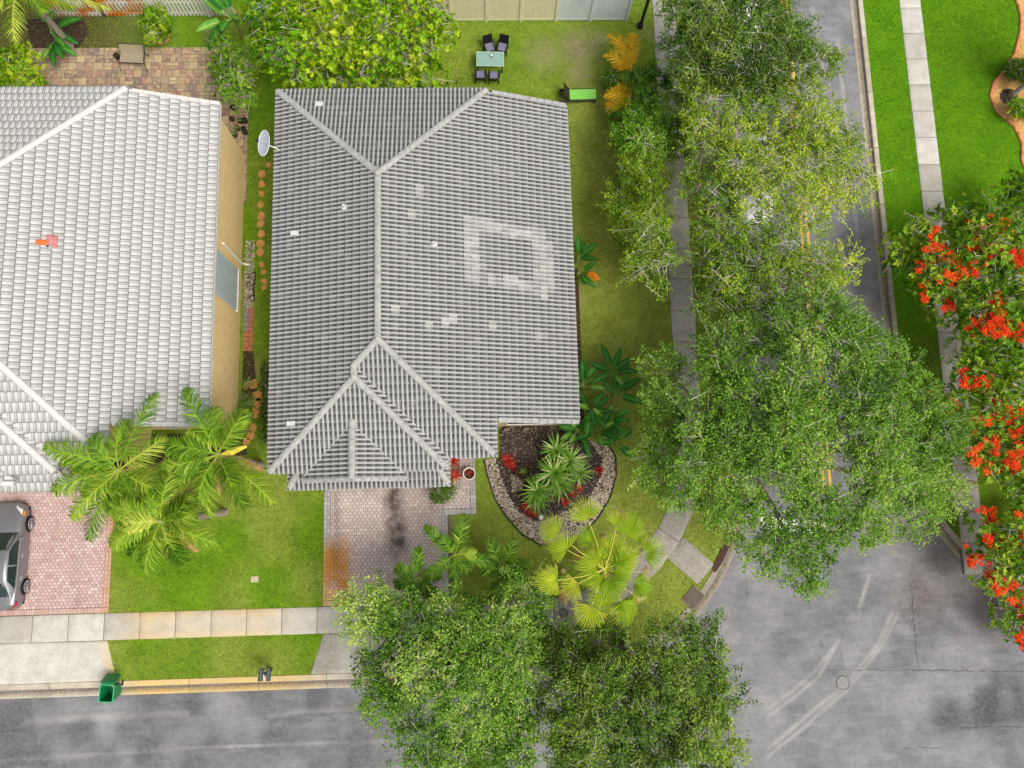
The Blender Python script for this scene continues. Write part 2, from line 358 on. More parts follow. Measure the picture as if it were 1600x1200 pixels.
def strip(name, pts, wd, z, mat, parent=None, jag=0.0):
    p = densify(pts, 0.25) if not jag else densify(pts, 0.12)
    if jag: p = [(x + RND.uniform(-jag, jag), y + RND.uniform(-jag, jag)) for x, y in p]
    ws = [wd * (1 if not jag else RND.uniform(.05, 1.0)) for _ in p]
    v = []
    for i in range(len(p)):
        a = np.array(p[max(i - 1, 0)]); b = np.array(p[min(i + 1, len(p) - 1)]); t = _n(b - a)
        v += [(p[i][0] + t[1] * ws[i] / 2, p[i][1] - t[0] * ws[i] / 2, z), (p[i][0] - t[1] * ws[i] / 2, p[i][1] + t[0] * ws[i] / 2, z)]
    mb = MB().add(v, [(2 * i, 2 * i + 2, 2 * i + 3, 2 * i + 1) for i in range(len(p) - 1)])
    return mb.build(name, mat, parent)
for x in (15.89, 16.19): strip('lane_line', [(x, 0.9), (x, 30)], 0.13, -0.11, MAT['yellow_paint'], road)
strip('stop_line', [(12.75, -0.35), (15.75, -0.75)], 0.55, -0.11, MAT['white_paint'], road)
for pts, wd in (([(1424, 915), (1427, 960), (1432, 1020), (1435, 1045)], .05), ([(1425, 1047), (1480, 1048), (1530, 1049), (1600, 1050)], .06), ([(1290, 1048), (1360, 1047), (1425, 1047)], .025), ([(1400, 1170), (1440, 1169), (1470, 1168)], .03), ([(1482, 1098), (1492, 1110), (1490, 1132), (1510, 1138), (1545, 1136), (1590, 1135)], .05), ([(1510, 1045), (1522, 1055), (1545, 1044)], .04), ([(1165, 905), (1168, 930), (1162, 950)], .03), ([(1258, 965), (1272, 985), (1286, 1010)], .03), ([(0, 1143), (30, 1142)], .03), ([(1315, 1018), (1317, 1045)], .03), ([(1500, 930), (1535, 955), (1570, 970)], .03)):
    strip('crack', GP(pts, -0.11), wd, -0.109, MAT['crack'], road, jag=0.04)

# kerbs: gutter pan and rounded upstand, cast in lengths with joints between
def kerb(name, path, label_unused=None):
    bed = densify(path, 0.6); v = []; prof_b = [(0.0, -0.2), (0.0, -0.13), (0.5, -0.13), (0.5, -0.2)]
    root = strip(name, offset(path, 0.3), 0.5, -0.14, MAT['joint']); tag(root, kind='structure')
    fine = densify(path, 0.3); prof = [(0.0, -0.16), (0.0, -0.104), (0.02, -0.1), (0.27, -0.112), (0.30, -0.125), (0.33, -0.105), (0.375, 0.012), (0.40, 0.032), (0.60, 0.036), (0.615, 0.02), (0.615, -0.1)]
    i = 0
    while i < len(fine) - 1:
        j = min(i + 10, len(fine) - 1); seg = [list(q) for q in fine[i:j + 1]]
        full = fine
        vv = []; at = []
        for k2 in range(i, j + 1):
            a = np.array(full[max(k2 - 1, 0)]); b = np.array(full[min(k2 + 1, len(full) - 1)]); t = _n(b - a); c = np.array(full[k2])
            if k2 == i: c = c + t * 0.012
            if k2 == j: c = c - t * 0.012
            for d, z in prof: vv.append((c[0] - t[1] * d, c[1] + t[0] * d, z))
        m = len(prof); nn = j - i + 1
        ff = [(r * m + q, (r + 1) * m + q, (r + 1) * m + q + 1, r * m + q + 1) for r in range(nn - 1) for q in range(m - 1)]
        V = np.array(vv); me = bpy.data.meshes.new('kerb_length'); me.from_pydata(vv, [], [f[::-1] for f in ff]); me.materials.append(MAT['kerb'])
        x, y = V[:, 0], V[:, 1]
        rust = np.clip((x + 17) / 2, 0, 1) * np.clip((-7.0 - x) / 2, 0, 1) * (y < -5) * 0.75
        grime = np.zeros(len(V)); up = np.tile(np.array([p[0] for p in prof]), nn)
        grime[(np.abs(up - 0.30) < 0.04)] = 1.0
        grime = np.maximum(grime, 0.5 * (x > 2) * (y < 12))
        grime = np.maximum(grime, 0.45 * (x > 19) * np.clip((9 - y) / 6, 0, 1))
        grime = np.maximum(grime, 0.25 * ((up < 0.3) & (x > 19)))
        for an, val in (('rust', rust), ('grime', grime)):
            a = me.attributes.new(an, 'FLOAT', 'POINT'); a.data.foreach_set('value', val.astype(np.float32))
        obj('kerb_length', me, root); i = j
kerb('kerb', pathA); kerb('east_kerb', pathB)

# concrete slabs (pavement, ramp, driveway aprons)
def slab(poly, z0, z1, parent, mat='concrete', name='slab', n=5, rust=None, grime=None):
    """a four-cornered slab with a chamfered edge; stains are carried as attributes"""
    p = [np.array(q, float) for q in poly]; V = []; Fc = []
    c = sum(p) / 4; pi = [q + (c - q) * (0.025 / max(np.linalg.norm(c - q), .1)) for q in p]
    for i in range(n + 1):
        for j in range(n + 1):
            s, t = i / n, j / n
            q = (pi[0] * (1 - s) + pi[1] * s) * (1 - t) + (pi[3] * (1 - s) + pi[2] * s) * t; V.append((q[0], q[1], z1))
    Fc = [(i * (n + 1) + j, (i + 1) * (n + 1) + j, (i + 1) * (n + 1) + j + 1, i * (n + 1) + j + 1) for i in range(n) for j in range(n)]
    ring = [i * (n + 1) for i in range(n + 1)] + [n * (n + 1) + j for j in range(1, n + 1)] + [i * (n + 1) + n for i in range(n - 1, -1, -1)] + [j for j in range(n - 1, 0, -1)]
    b = len(V)
    for k in ring:
        q = np.array(V[k][:2]); dd = q + (q - c) * (0.022 / max(np.linalg.norm(q - c), .1)); V.append((dd[0], dd[1], z1 - 0.014))
    for k in ring: V.append((V[b + ring.index(k)][0], V[b + ring.index(k)][1], z0))
    m = len(ring)
    Fc += [(ring[k], b + k, b + (k + 1) % m, ring[(k + 1) % m]) for k in range(m)] + [(b + k, b + m + k, b + m + (k + 1) % m, b + (k + 1) % m) for k in range(m)]
    me = fast_mesh(name, V, Fc, MAT[mat]); A = np.array(V)
    for an, fn in (('rust', rust), ('grime', grime)):
        a = me.attributes.new(an, 'FLOAT', 'POINT'); a.data.foreach_set('value', (fn(A) if fn else np.zeros(len(A))).astype(np.float32))
    return obj(name, me, parent)
def sw_rust(A):
    x, y = A[:, 0], A[:, 1]; e = np.clip(1 - np.minimum(np.abs(y + 3.56), np.abs(y + 4.72)) / 0.55, 0, 1)
    return np.clip((x + 16.6) / 1.5, 0, 1) * np.clip((-8.0 - x) / 2, 0, 1) * (y < -2) * (0.3 + 0.7 * e) * (0.35 + 0.9 * vnoise(A, .6, 8)) * (np.abs(y + 4.1) < 3)
def sw_grime(A):
    x, y = A[:, 0], A[:, 1]
    return np.clip(0.5 * (x > -1) * (x < 12) * (y < 2.5) * (y > -5.5) + 0.45 * (x > 19) * np.clip((8 - y) / 6, 0, 1) + 0.3 * (np.abs(x - 9.7) < 1) * (y > 2) * vnoise(A, .8, 9), 0, 1)
def walk(name, pts, wd, step):
    pts = densify(pts, 0.2); L = [0]
    for a, b in zip(pts, pts[1:]): L.append(L[-1] + math.dist(a, b))
    at = lambda s: (float(np.interp(s, L, [p[0] for p in pts])), float(np.interp(s, L, [p[1] for p in pts])))
    root = strip(name, pts, wd - 0.04, 0.012, MAT['joint']); tag(root, kind='structure')
    n = int(round(L[-1] / step)); ed = [L[-1] * i / n for i in range(n + 1)]
    def side(s):
        a = np.array(at(max(s - .1, 0))); b = np.array(at(min(s + .1, L[-1]))); t = _n(b - a); return np.array([-t[1], t[0]]), t
    for s0, s1 in zip(ed, ed[1:]):
        (n0, t0), (n1, t1) = side(s0), side(s1); a = np.array(at(s0)) + t0 * .011; b = np.array(at(s1)) - t1 * .011; h = wd / 2
        slab([a - n0 * h, b - n1 * h, b + n1 * h, a + n0 * h], -0.08, 0.03 + RND.uniform(-.004, .004), root, rust=sw_rust, grime=sw_grime)
    return root
walk('sidewalk', [(-34, -4.14), (2.2, -4.14)] + arc(2.2, 3.35, 7.49, -90, -2, 20) + [(9.7, 4), (9.7, 30)], 1.14, 1.56)
walk('east_sidewalk', [(22.6, -3.0), (22.6, 30)], 1.1, 1.42)
rp = tag(strip('kerb_ramp', [(8.6, -1.3), (9.9, -2.5)], 1.0, 0.008, MAT['joint']), kind='structure')
slab([(8.27, -1.83), (9.62, -3.08), (10.42, -2.2), (9.08, -0.93)], -0.05, 0.026, rp, grime=sw_grime)
slab([(2.95, -4.78), (4.1, -4.74), (4.06, -3.52), (2.95, -3.56)], -0.05, 0.037, rp, grime=sw_grime)
# driveway aprons
ap = tag(strip('driveway_apron', [(-7.2, -5.6), (-1.6, -5.6)], 1.6, 0.006, MAT['joint']), kind='structure')
ag = lambda A: np.clip(0.55 * np.clip(1.2 - np.abs(A[:, 0] + 7.3) / .8, 0, 1) + .35 * np.clip(1 - np.abs(A[:, 0] + 5) / .4, 0, 1), 0, 1)
slab([(-7.83, -6.43), (-4.46, -6.43), (-4.46, -4.74), (-7.28, -4.74)], -0.05, 0.024, ap, n=12, grime=ag); slab([(-4.44, -6.43), (-1.2, -6.43), (-1.7, -4.74), (-4.44, -4.74)], -0.05, 0.024, ap, n=12, grime=ag)
ap2 = tag(strip('west_apron', [(-24, -5.6), (-16.9, -5.6)], 1.6, 0.006, MAT['joint']), kind='structure')
slab([(-24.2, -6.43), (-16.24, -6.43), (-16.72, -4.74), (-24.0, -4.74)], -0.05, 0.024, ap2, n=14, rust=lambda A: np.clip(1 - (-16.3 - A[:, 0]) / 0.7, 0, 1) * .8)

# ------------------------------------------------------------------ paver driveways and patio
def hex_field(name, poly, parent, mat, wx=0.198, wy=0.15, z=0.03, attr=None, brick=False):
    xs = [p[0] for p in poly]; ys = [p[1] for p in poly]; V = []; Fc = []
    r = 0; y = min(ys) + wy / 2
    g = 0.007
    while y < max(ys):
        x = min(xs) + (wx / 2 if (r % 2 or brick) else 0)
        while x < max(xs) + wx:
            a, b = wx / 2 - g, wy / 2 - g
            if brick: sh = [(-a, -b), (a, -b), (a, b), (-a, b)]
            else: q = wy * .2; sh = [(-a, -b + q), (-a * .55, -b - q * .35), (a * .55, -b - q * .35), (a, -b + q), (a, b - q), (a * .55, b + q * .35), (-a * .55, b + q * .35), (-a, b - q)]
            if min(xs) - .3 * wx < x < max(xs) + .3 * wx and y < max(ys):
                sh = [(min(max(x + dx, min(xs) + .004), max(xs) - .004), min(max(y + dy, min(ys) + .004), max(ys) - .004)) for dx, dy in sh]
                m = len(sh); bb = len(V); zz = z + RND.uniform(-.003, .003)
                V += [(px, py, 0.0) for px, py in sh] + [(px, py, zz - .006) for px, py in sh] + [(x + (px - x) * .93, y + (py - y) * .93, zz) for px, py in sh]
                for k in range(m):
                    Fc.append((bb + k, bb + (k + 1) % m, bb + m + (k + 1) % m, bb + m + k)); Fc.append((bb + m + k, bb + m + (k + 1) % m, bb + 2 * m + (k + 1) % m, bb + 2 * m + k))
                Fc.append(tuple(bb + 2 * m + k for k in range(m)))
            x += wx
        y += wy; r += 1
    me = bpy.data.meshes.new(name); me.from_pydata(V, [], Fc); me.materials.append(MAT[mat]); A = np.array(V)
    for an in ('rust', 'dark'):
        a = me.attributes.new(an, 'FLOAT', 'POINT'); a.data.foreach_set('value', (attr(A)[an] if attr else np.zeros(len(A))).astype(np.float32))
    return tag(obj(name, me, parent), kind='stuff')
def rect(x0, x1, y0, y1): return [(x0, y0), (x1, y0), (x1, y1), (x0, y1)]
def bed(name, polys, z=0.008, mat='joint'):
    mb = MB()
    for p in polys: mb.add([(x, y, z) for x, y in p], [tuple(range(len(p)))])
    return tag(mb.build(name, MAT[mat]), kind='structure')
dw = bed('driveway', [rect(-7.33, -1.6, -3.55, 3.2), rect(-1.6, -0.38, 0.33, 4.3)])
def dw_attr(A):
    x, y = A[:, 0], A[:, 1]; nz = vnoise(A, 1.5, 11)
    dark = np.clip(1.25 - np.abs(x + 4.05 + 0.1 * np.sin(y)) / .55, 0, 1) * np.clip((y + 1.9) / 1.2, 0, 1) * 1.25
    dark = np.maximum(dark, .5 * np.clip(1.1 - np.abs(x + 6.75) / .3, 0, 1) * np.clip((y + 3) / 2, 0, 1)); dark = np.maximum(dark, .55 * np.clip(1.2 - np.abs(x + 2.35) / .25, 0, 1) * np.clip(y, 0, 1))
    dark = np.maximum(dark, .35 * np.clip((y - 1.0) / .6, 0, 1))
    rust = 1.3 * np.clip((-5.9 - x) / .4, 0, 1) * np.clip((-0.3 - y) / .9, 0, 1)
    rust = np.maximum(rust, .8 * np.clip((-3.2 - y) / .25, 0, 1)); return dict(dark=np.clip(dark * (.6 + .5 * nz), 0, 1), rust=rust * (.5 + .6 * nz))
hex_field('paver_field', rect(-7.02, -1.98, -3.3, 3.1), dw, 'drive_paver', attr=dw_attr)
hex_field('path_paver_field', rect(-1.97, -0.66, 0.62, 1.5), dw, 'drive_paver', attr=dw_attr)
hex_field('path_paver_field', rect(-1.12, -0.66, 1.5, 4.2), dw, 'drive_paver', attr=dw_attr)
for r_, kx, ky in ((rect(-7.32, -7.03, -3.3, 3.1), .145, .21), (rect(-7.32, -1.7, -3.54, -3.31), .105, .23), (rect(-1.97, -.4, .35, .61), .105, .26), (rect(-.65, -.4, .62, 4.2), .125, .21), (rect(-1.97, -1.7, -3.3, .6), .135, .21), (rect(-1.4, -1.13, 1.52, 2.3), .135, .2)):
    hex_field('edge_paver_field', r_, dw, 'grey_paver', kx, ky, 0.032, dw_attr, brick=True)
dn = bed('west_driveway', [rect(-25, -16.72, -3.55, 2.6)])
nb_attr = lambda A: dict(dark=.45 * np.clip(1.2 - np.abs(A[:, 0] + 18.2) / .3, 0, 1) * vnoise(A, 1.2, 13), rust=.55 * np.clip(1 - (-16.8 - A[:, 0]) / .35, 0, 1) + .2 * np.clip((-3.25 - A[:, 1]) / .2, 0, 1))
hex_field('paver_field', rect(-25, -17.0, -3.3, 2.6), dn, 'neighbour_paver', .185, .145, attr=nb_attr)
hex_field('edge_paver_field', rect(-16.99, -16.73, -3.3, 2.6), dn, 'neighbour_paver', .13, .2, 0.032, nb_attr, brick=True)
hex_field('edge_paver_field', rect(-25, -16.73, -3.54, -3.31), dn, 'neighbour_paver', .105, .23, 0.032, nb_attr, brick=True)
# patio: every paver an object
pt = bed('patio', [rect(-22.6, -12.6, 18.6, 23.5), rect(-12.6, -11.22, 15.5, 21.0), [(-12.6, 21.0), (-11.22, 21.0), (-11.6, 22.0), (-12.6, 23.4)]])
pav = {}
def paver(x0, x1, y0, y1):
    k = (round(x1 - x0, 2), round(y1 - y0, 2))
    if k not in pav: a, b = k[0] / 2 - .011, k[1] / 2 - .011; pav[k] = MB().box(-a, a, -b, b, -.03, .03, bev=.012).mesh('paver', MAT['patio_paver'])
    o = obj('paver', pav[k], pt); o.location = ((x0 + x1) / 2, (y0 + y1) / 2, RND.uniform(-.003, .003)); o.rotation_euler = (0, 0, RND.uniform(-.015, .015))
yy = 20.1; npv = 0
while yy < 23.3:
    xx = -22.4
    hgt = 0.40
    while xx < -12.75:
        r = RND.random(); wv = 0.40 if r < .55 else (.27 if r < .8 else .54)
        if yy > 20.5 or xx > -16.2:
            if RND.random() < .3: paver(xx, xx + wv, yy, yy + .2); paver(xx, xx + wv, yy + .2, yy + .4)
            else: paver(xx, xx + wv, yy, yy + .4)
        xx += wv
    yy += hgt
xx = -22.4
while xx < -12.8: paver(xx, xx + .2, 23.3, 23.48); xx += .2
yy = 15.6
while yy < 21.9:
    for x0, x1 in ((-12.55, -12.15), (-12.15, -11.75), (-11.75, -11.42)): 
        if yy < 20.6 or x1 < -11.9: paver(x0, x1, yy, yy + .4)
    if yy < 20.6: paver(-11.41, -11.23, yy, yy + .2); paver(-11.41, -11.23, yy + .2, yy + .4)
    yy += .4
# ------------------------------------------------------------------ houses
def mk_tile(name, crest, pan, edge, spots=(), streak=0.5, panw=(0.2, 0.75)):
    k = NT(name, 0.8, 0.25)
    n1 = k.noise(0.8, 4); n2 = k.noise(6, 4, 0.7); n3 = k.noise(30, 3, 0.7)
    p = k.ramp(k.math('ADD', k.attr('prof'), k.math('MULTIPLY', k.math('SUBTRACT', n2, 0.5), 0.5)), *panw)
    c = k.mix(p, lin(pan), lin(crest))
    c = k.mix(k.ramp(n1, 0.35, 0.75, 0, streak), c, lin(tuple((a + b) / 2 for a, b in zip(crest, pan))))
    c = k.mix(k.ramp(n3, 0.55, 0.8, 0, 0.35), c, lin(tuple(x * .72 for x in pan)))
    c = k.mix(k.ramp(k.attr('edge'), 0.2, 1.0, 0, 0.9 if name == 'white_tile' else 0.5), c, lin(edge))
    if spots:
        tot = None
        for (x, y, r) in spots:
            d = k.n.new('ShaderNodeVectorMath'); d.operation = 'DISTANCE'
            if tot is None:
                mp = k.n.new('ShaderNodeMapping'); mp.inputs['Scale'].default_value = (1, 1, 0); k.l.new(k.pos, mp.inputs[0])
                sn = k.n.new('ShaderNodeVectorMath'); sn.operation = 'SNAP'; sn.inputs[1].default_value = (.317, .183, 1); k.l.new(mp.outputs[0], sn.inputs[0])
                wn = k.n.new('ShaderNodeTexWhiteNoise'); wn.noise_dimensions = '3D'; k.l.new(sn.outputs[0], wn.inputs['Vector'])
            k.l.new(sn.outputs[0], d.inputs[0]); d.inputs[1].default_value = (x, y, 0)
            s = k.ramp(k.math('ADD', d.outputs['Value'], 0), 0.0, 1.0) if False else k.ramp(d.outputs['Value'], r * 0.3, r, 1.0, 0.0)
            tot = s if tot is None else k.math('MAXIMUM', tot, s)
        c = k.mix(k.math('MULTIPLY', k.ramp(tot, 0.1, 0.6), k.math('MULTIPLY', k.ramp(wn.outputs['Value'], 0.0, 1.0, 0.35, 0.8), k.ramp(n2, .3, .6, .45, 1.0))), c, lin((180, 180, 177))); c = k.mix(k.ramp(wn.outputs['Value'], 0.9, 1.0, 0, 0.22), c, lin((176, 176, 174)))
    k.color(c); k.bump(n3, 0.15, 0.01); MAT[name] = k.m
SPOT = [(*G(u, v, 5.6), r) for u, v, r in ((730, 357, .5), (732, 372, .5), (732, 387, .5), (733, 402, .5), (735, 417, .5), (735, 434, .5), (748, 355, .4), (765, 355, .4), (782, 357, .4), (800, 358, .4), (817, 358, .4), (835, 360, .5), (843, 375, .5), (845, 390, .45), (847, 405, .5), (848, 420, .55), (848, 436, .55), (846, 450, .4), (785, 440, .4), (797, 438, .35), (815, 445, .35), (760, 440, .3), (700, 505, .28), (690, 510, .25), (842, 520, .28), (760, 512, .25), (665, 520, .25), (650, 315, .3), (640, 350, .2), (615, 500, .25), (850, 400, .3))]
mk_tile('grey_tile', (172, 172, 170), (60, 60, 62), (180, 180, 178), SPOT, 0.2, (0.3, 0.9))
mk_tile('white_tile', (196, 196, 193), (112, 113, 114), (104, 102, 97), (), 0.18, (0.15, 0.85))  # dark course edges: the shadow gap under each lap is put into the colour
MAT['grey_ridge'] = plain('grey_ridge_tile', (158, 158, 156), 0.8, 0.22, 5)
MAT['white_ridge'] = plain('white_ridge_tile', (198, 197, 194), 0.8, 0.05, 5)
MAT['mortar'] = plain('mortar', (168, 166, 160), 0.9, 0.2, 14)
MAT['deck'] = plain('roof_deck', (70, 68, 66), 0.95, 0.2, 8)
MAT['tan_wall'] = plain('tan_stucco', (232, 206, 152), 0.9, 0.08, 3, bump=0.2)
MAT['cream_wall'] = plain('cream_stucco', (196, 180, 150), 0.9, 0.08, 3, bump=0.2)
MAT['fascia'] = plain('white_fascia', (214, 208, 196), 0.6, 0.08, 5)
MAT['trim'] = plain('tan_trim', (188, 160, 128), 0.8, 0.1, 5)
MAT['glass'] = plain('dark_glass', (28, 36, 40), 0.08, 0.1, 3, spec=0.8)
MAT['white_metal'] = plain('white_metal', (226, 226, 224), 0.4, 0.05, 6)
MAT['shutter'] = plain('grey_metal_shutter', (168, 182, 188), 0.5, 0.08, 4)
MAT['door_wood'] = plain('brown_door', (112, 68, 44), 0.6, 0.2, 8)
MAT['pvc'] = plain('white_pipe', (222, 218, 208), 0.5, 0.08, 8)
MAT['orange_tile'] = plain('orange_tile', (206, 104, 50), 0.75, 0.15, 8)
MAT['pink_tile'] = plain('pink_tile', (178, 122, 122), 0.8, 0.15, 8)
MAT['dark_metal'] = plain('dark_metal', (40, 40, 42), 0.5, 0.2, 8)
MAT['lead'] = plain('lead_pipe', (190, 190, 188), 0.6, 0.2, 12)

K = 0.357; EH = 5.4; SQ = math.sqrt(1 + K * K)
def tile_proto(style):
    """one roof tile in its own frame: x across, y up the slope, z out of the roof; returns verts, faces, prof, edge"""
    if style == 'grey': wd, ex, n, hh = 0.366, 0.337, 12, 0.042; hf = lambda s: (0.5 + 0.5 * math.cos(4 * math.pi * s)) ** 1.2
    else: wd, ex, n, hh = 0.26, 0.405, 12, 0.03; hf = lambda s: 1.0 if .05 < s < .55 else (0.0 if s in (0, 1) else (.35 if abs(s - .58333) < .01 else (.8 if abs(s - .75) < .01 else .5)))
    V = []; prof = []; edge = []; lip = 0.034
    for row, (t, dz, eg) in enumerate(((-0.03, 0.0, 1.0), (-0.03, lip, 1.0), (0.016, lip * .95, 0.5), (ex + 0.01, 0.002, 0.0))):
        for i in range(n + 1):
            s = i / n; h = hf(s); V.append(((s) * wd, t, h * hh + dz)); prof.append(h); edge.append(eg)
    m = n + 1
    Fc = [(r * m + i, r * m + i + 1, (r + 1) * m + i + 1, (r + 1) * m + i) for r in range(3) for i in range(n)]
    return wd, ex, np.array(V), np.array(Fc), np.array(prof), np.array(edge)
def ridge_proto(style):
    mb = MB(); v = []; n = 8; L, r0, r1 = 0.40, 0.14, 0.132
    for x, r, z in ((0, r0 - .012, -.008), (0, r0, 0.012), (L, r1, 0.0)):
        for k in range(n + 1):
            a = math.pi * k / n; v.append((x, r * math.cos(a), z + r * 0.62 * math.sin(a)))
    mb.add(v, [(q * (n + 1) + k, q * (n + 1) + k + 1, (q + 1) * (n + 1) + k + 1, (q + 1) * (n + 1) + k) for q in range(2) for k in range(n)])
    return mb.mesh('ridge_tile', MAT[style + '_ridge'])
def house(name, label, dx, dy, style, wallmat):
    xl, xr, xm, yb, yf = -8.47 + dx, 0.49 + dx, -3.99 + dx, 18.3 + dy, 2.56 + dy
    hw = 4.48; xe, ybr, yfr = 3.97 + dx, 18.2 + dy, 4.0 + dy
    wl, wr, wm, wf = xl, -1.43 + dx, -4.95 + dx, 2.11 + dy; ww = 3.52
    zr = EH + K * hw; zw = EH + K * ww; zlo = EH - K * (xe - xr)
    root = empty(name, ((xl + xe) / 2, (yb + yf) / 2, 0), 0, label, 'house')
    ry0, ry1 = yf + hw, yb - hw            # main ridge ends
    ay = wf + ww                           # wing apex
    vy = yf + (wr - wm)                    # where the wing ridge meets the main front slope
    jy = ry0 - (xm - wm)                   # where it meets the main left hip
    gx, gy0, gy1, gw = -5.1 + dx, 3.93 + dy, 1.74 + dy, 2.05; gz = EH + K * (gy0 - wf)
    so, si, sz = 1.5 + dy, 2.62 + dy, 4.25; sxl, sxr = -7.95 + dx, -1.42 + dx; SK = 0.42
    # faces: outward direction in plan, a point on its eave, eave height, convex pieces in plan, slope
    faces = [
        ((-1, 0), (xl, 0), EH, [[(xl, yb), (xl, jy), (wm, jy), (xm, ry0), (xm, ry1)], [(xl, jy), (xl, wf), (wm, ay), (wm, jy)]], K),
        ((1, 0), (xr, 0), EH, [[(xm, ry1), (xm, ry0), (xm + (ry0 - yfr), yfr), (xe, yfr), (xe, ybr), (xm + (ybr - ry1), ybr)], [(xm + (ry0 - yfr), yfr), (xr, yf), (xr, yfr)]], K),
        ((0, 1), (0, yb), EH, [[(xl, yb), (xm, ry1), (xr, yb)]], K),
        ((0, -1), (0, yf), EH, [[(xm, ry0), (wm, jy), (wr, yf), (xr, yf)]], K),
        ((1, 0), (wr, 0), EH, [[(wm, jy), (wm, ay), (wr, wf), (wr, yf)]], K),
        ((0, -1), (0, wf), EH, [[(wl, wf), (wr, wf), (wm, ay)]], K),
        ((-1, 0), (gx - gw, 0), gz - K * gw, [[(gx, gy0), (gx - gw, gy1 + .12), (gx - gw, gy1), (gx, gy1)]], K),
        ((1, 0), (gx + gw, 0), gz - K * gw, [[(gx, gy1), (gx + gw, gy1), (gx + gw, gy1 + .12), (gx, gy0)]], K),
        ((0, -1), (0, so), sz, [[(sxl, so), (sxr, so), (sxr - .7, si), (sxl + .7, si)]], SK),
        ((-1, 0), (sxl, 0), sz, [[(sxl, so), (sxl + .7, si), (sxl, si)]], SK), ((1, 0), (sxr, 0), sz, [[(sxr, so), (sxr, si), (sxr - .7, si)]], SK),
    ]
    wd, ex, TV, TF, TP, TE = tile_proto(style)
    # deck under the tiles
    dk = MB()
    for d, p0, ze, pcs, kk in faces:
        zf = lambda p: ze + kk * ((p0[0] - p[0]) * d[0] + (p0[1] - p[1]) * d[1])
        for pc in pcs:
            if np.cross(np.array(pc[1]) - pc[0], np.array(pc[2]) - pc[1]) < 0: pc = pc[::-1]
            n = len(pc); v = [(p[0], p[1], zf(p) - 0.005) for p in pc] + [(p[0], p[1], zf(p) - 0.14) for p in pc]
            dk.add(v, [tuple(range(n)), tuple(range(2 * n - 1, n - 1, -1))] + [(i, n + i, n + (i + 1) % n, (i + 1) % n) for i in range(n)])
    roof = dk.build('roof', MAT['fascia'], root, world=True)
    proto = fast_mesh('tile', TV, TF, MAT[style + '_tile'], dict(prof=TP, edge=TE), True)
    full = []; FV = []; FF = []; FPr = []; FE = []; nb = 0
    for fi, (d, p0, ze, pcs, kk) in enumerate(faces):
        sq = math.sqrt(1 + kk * kk); sx = np.array([-d[1], d[0]], float); d = np.array(d, float); p0 = np.array(p0, float)
        S3 = np.array([sx[0], sx[1], 0]); T3 = np.array([-d[0], -d[1], kk]) / sq; N3 = np.array([d[0] * kk, d[1] * kk, 1]) / sq
        O3 = np.array([p0[0], p0[1], ze])
        for pc in pcs:
            q = [((np.array(p) - p0) @ sx, ((p0 - np.array(p)) @ d) * sq) for p in pc]
            ar = sum(q[i][0] * q[(i + 1) % len(q)][1] - q[(i + 1) % len(q)][0] * q[i][1] for i in range(len(q)))
            if ar < 0: q = q[::-1]
            q = np.array(q); nrm = []
            for i in range(len(q)):
                e = q[(i + 1) % len(q)] - q[i]; nrm.append((q[i], np.array([e[1], -e[0]]) / np.linalg.norm(e)))
            def out(pt): return max((np.asarray(pt) - a) @ n_ for a, n_ in nrm)
            for i in range(int(math.floor(q[:, 0].min() / wd)) - 1, int(q[:, 0].max() / wd) + 2):
                for j in range(int(math.floor(q[:, 1].min() / ex)) - 1, int(q[:, 1].max() / ex) + 2):
                    s0, t0 = i * wd + (wd * (.5 * (j % 2) + .13 * math.sin(j * 7.1)) if style == 'white' else 0), j * ex - 0.02
                    cor = [(s0, t0), (s0 + wd, t0), (s0 + wd, t0 + ex), (s0, t0 + ex)]
                    os_ = [out(c) for c in cor]
                    if min(os_) > 0.25 and out((s0 + wd / 2, t0 + ex / 2)) > 0: continue
                    jit = RND.uniform(0, 0.006)
                    if max(os_) < 0.035:
                        full.append((fi, S3, T3, N3, O3 + S3 * s0 + T3 * t0 + N3 * jit)); continue
                    # cut tile: clip against the outline of the face
                    bmx = bmesh.new(); lp = bmx.verts.layers.float.new('prof'); le = bmx.verts.layers.float.new('edge')
                    vs = []
                    for v, a, b in zip(TV, TP, TE):
                        x = bmx.verts.new((s0 + v[0], t0 + v[1], v[2] + jit)); x[lp] = a; x[le] = b; vs.append(x)
                    for f in TF: bmx.faces.new([vs[k2] for k2 in f])
                    for a, n_ in nrm:
                        if not bmx.verts: break
                        bmesh.ops.bisect_plane(bmx, geom=bmx.verts[:] + bmx.edges[:] + bmx.faces[:], plane_co=(a[0] + n_[0] * .03, a[1] + n_[1] * .03, 0), plane_no=(n_[0], n_[1], 0), clear_outer=True)
                    if bmx.faces:
                        bmesh.ops.triangulate(bmx, faces=bmx.faces[:]); bmx.verts.index_update()
                        for x in bmx.verts: FV.append(O3 + S3 * x.co.x + T3 * x.co.y + N3 * x.co.z); FPr.append(x[lp]); FE.append(x[le])
                        FF += [(nb + f.verts[0].index, nb + f.verts[1].index, nb + f.verts[2].index) for f in bmx.faces]; nb = len(FV)
                    bmx.free()
    # the tiles that show largest stand on their own, the rest in one field
    def size(t):
        p = t[4]; inframe = abs(p[0]) < 19.5 + .1 * abs(p[1]); return (inframe, p[2])
    full.sort(key=size, reverse=True)
    for fi, S3, T3, N3, o3 in full[:300]:
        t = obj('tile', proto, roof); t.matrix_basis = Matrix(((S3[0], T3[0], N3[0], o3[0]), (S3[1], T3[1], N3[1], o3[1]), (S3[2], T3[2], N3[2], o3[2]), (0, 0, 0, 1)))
    tri = np.concatenate([TF[:, [0, 1, 2]], TF[:, [0, 2, 3]]])
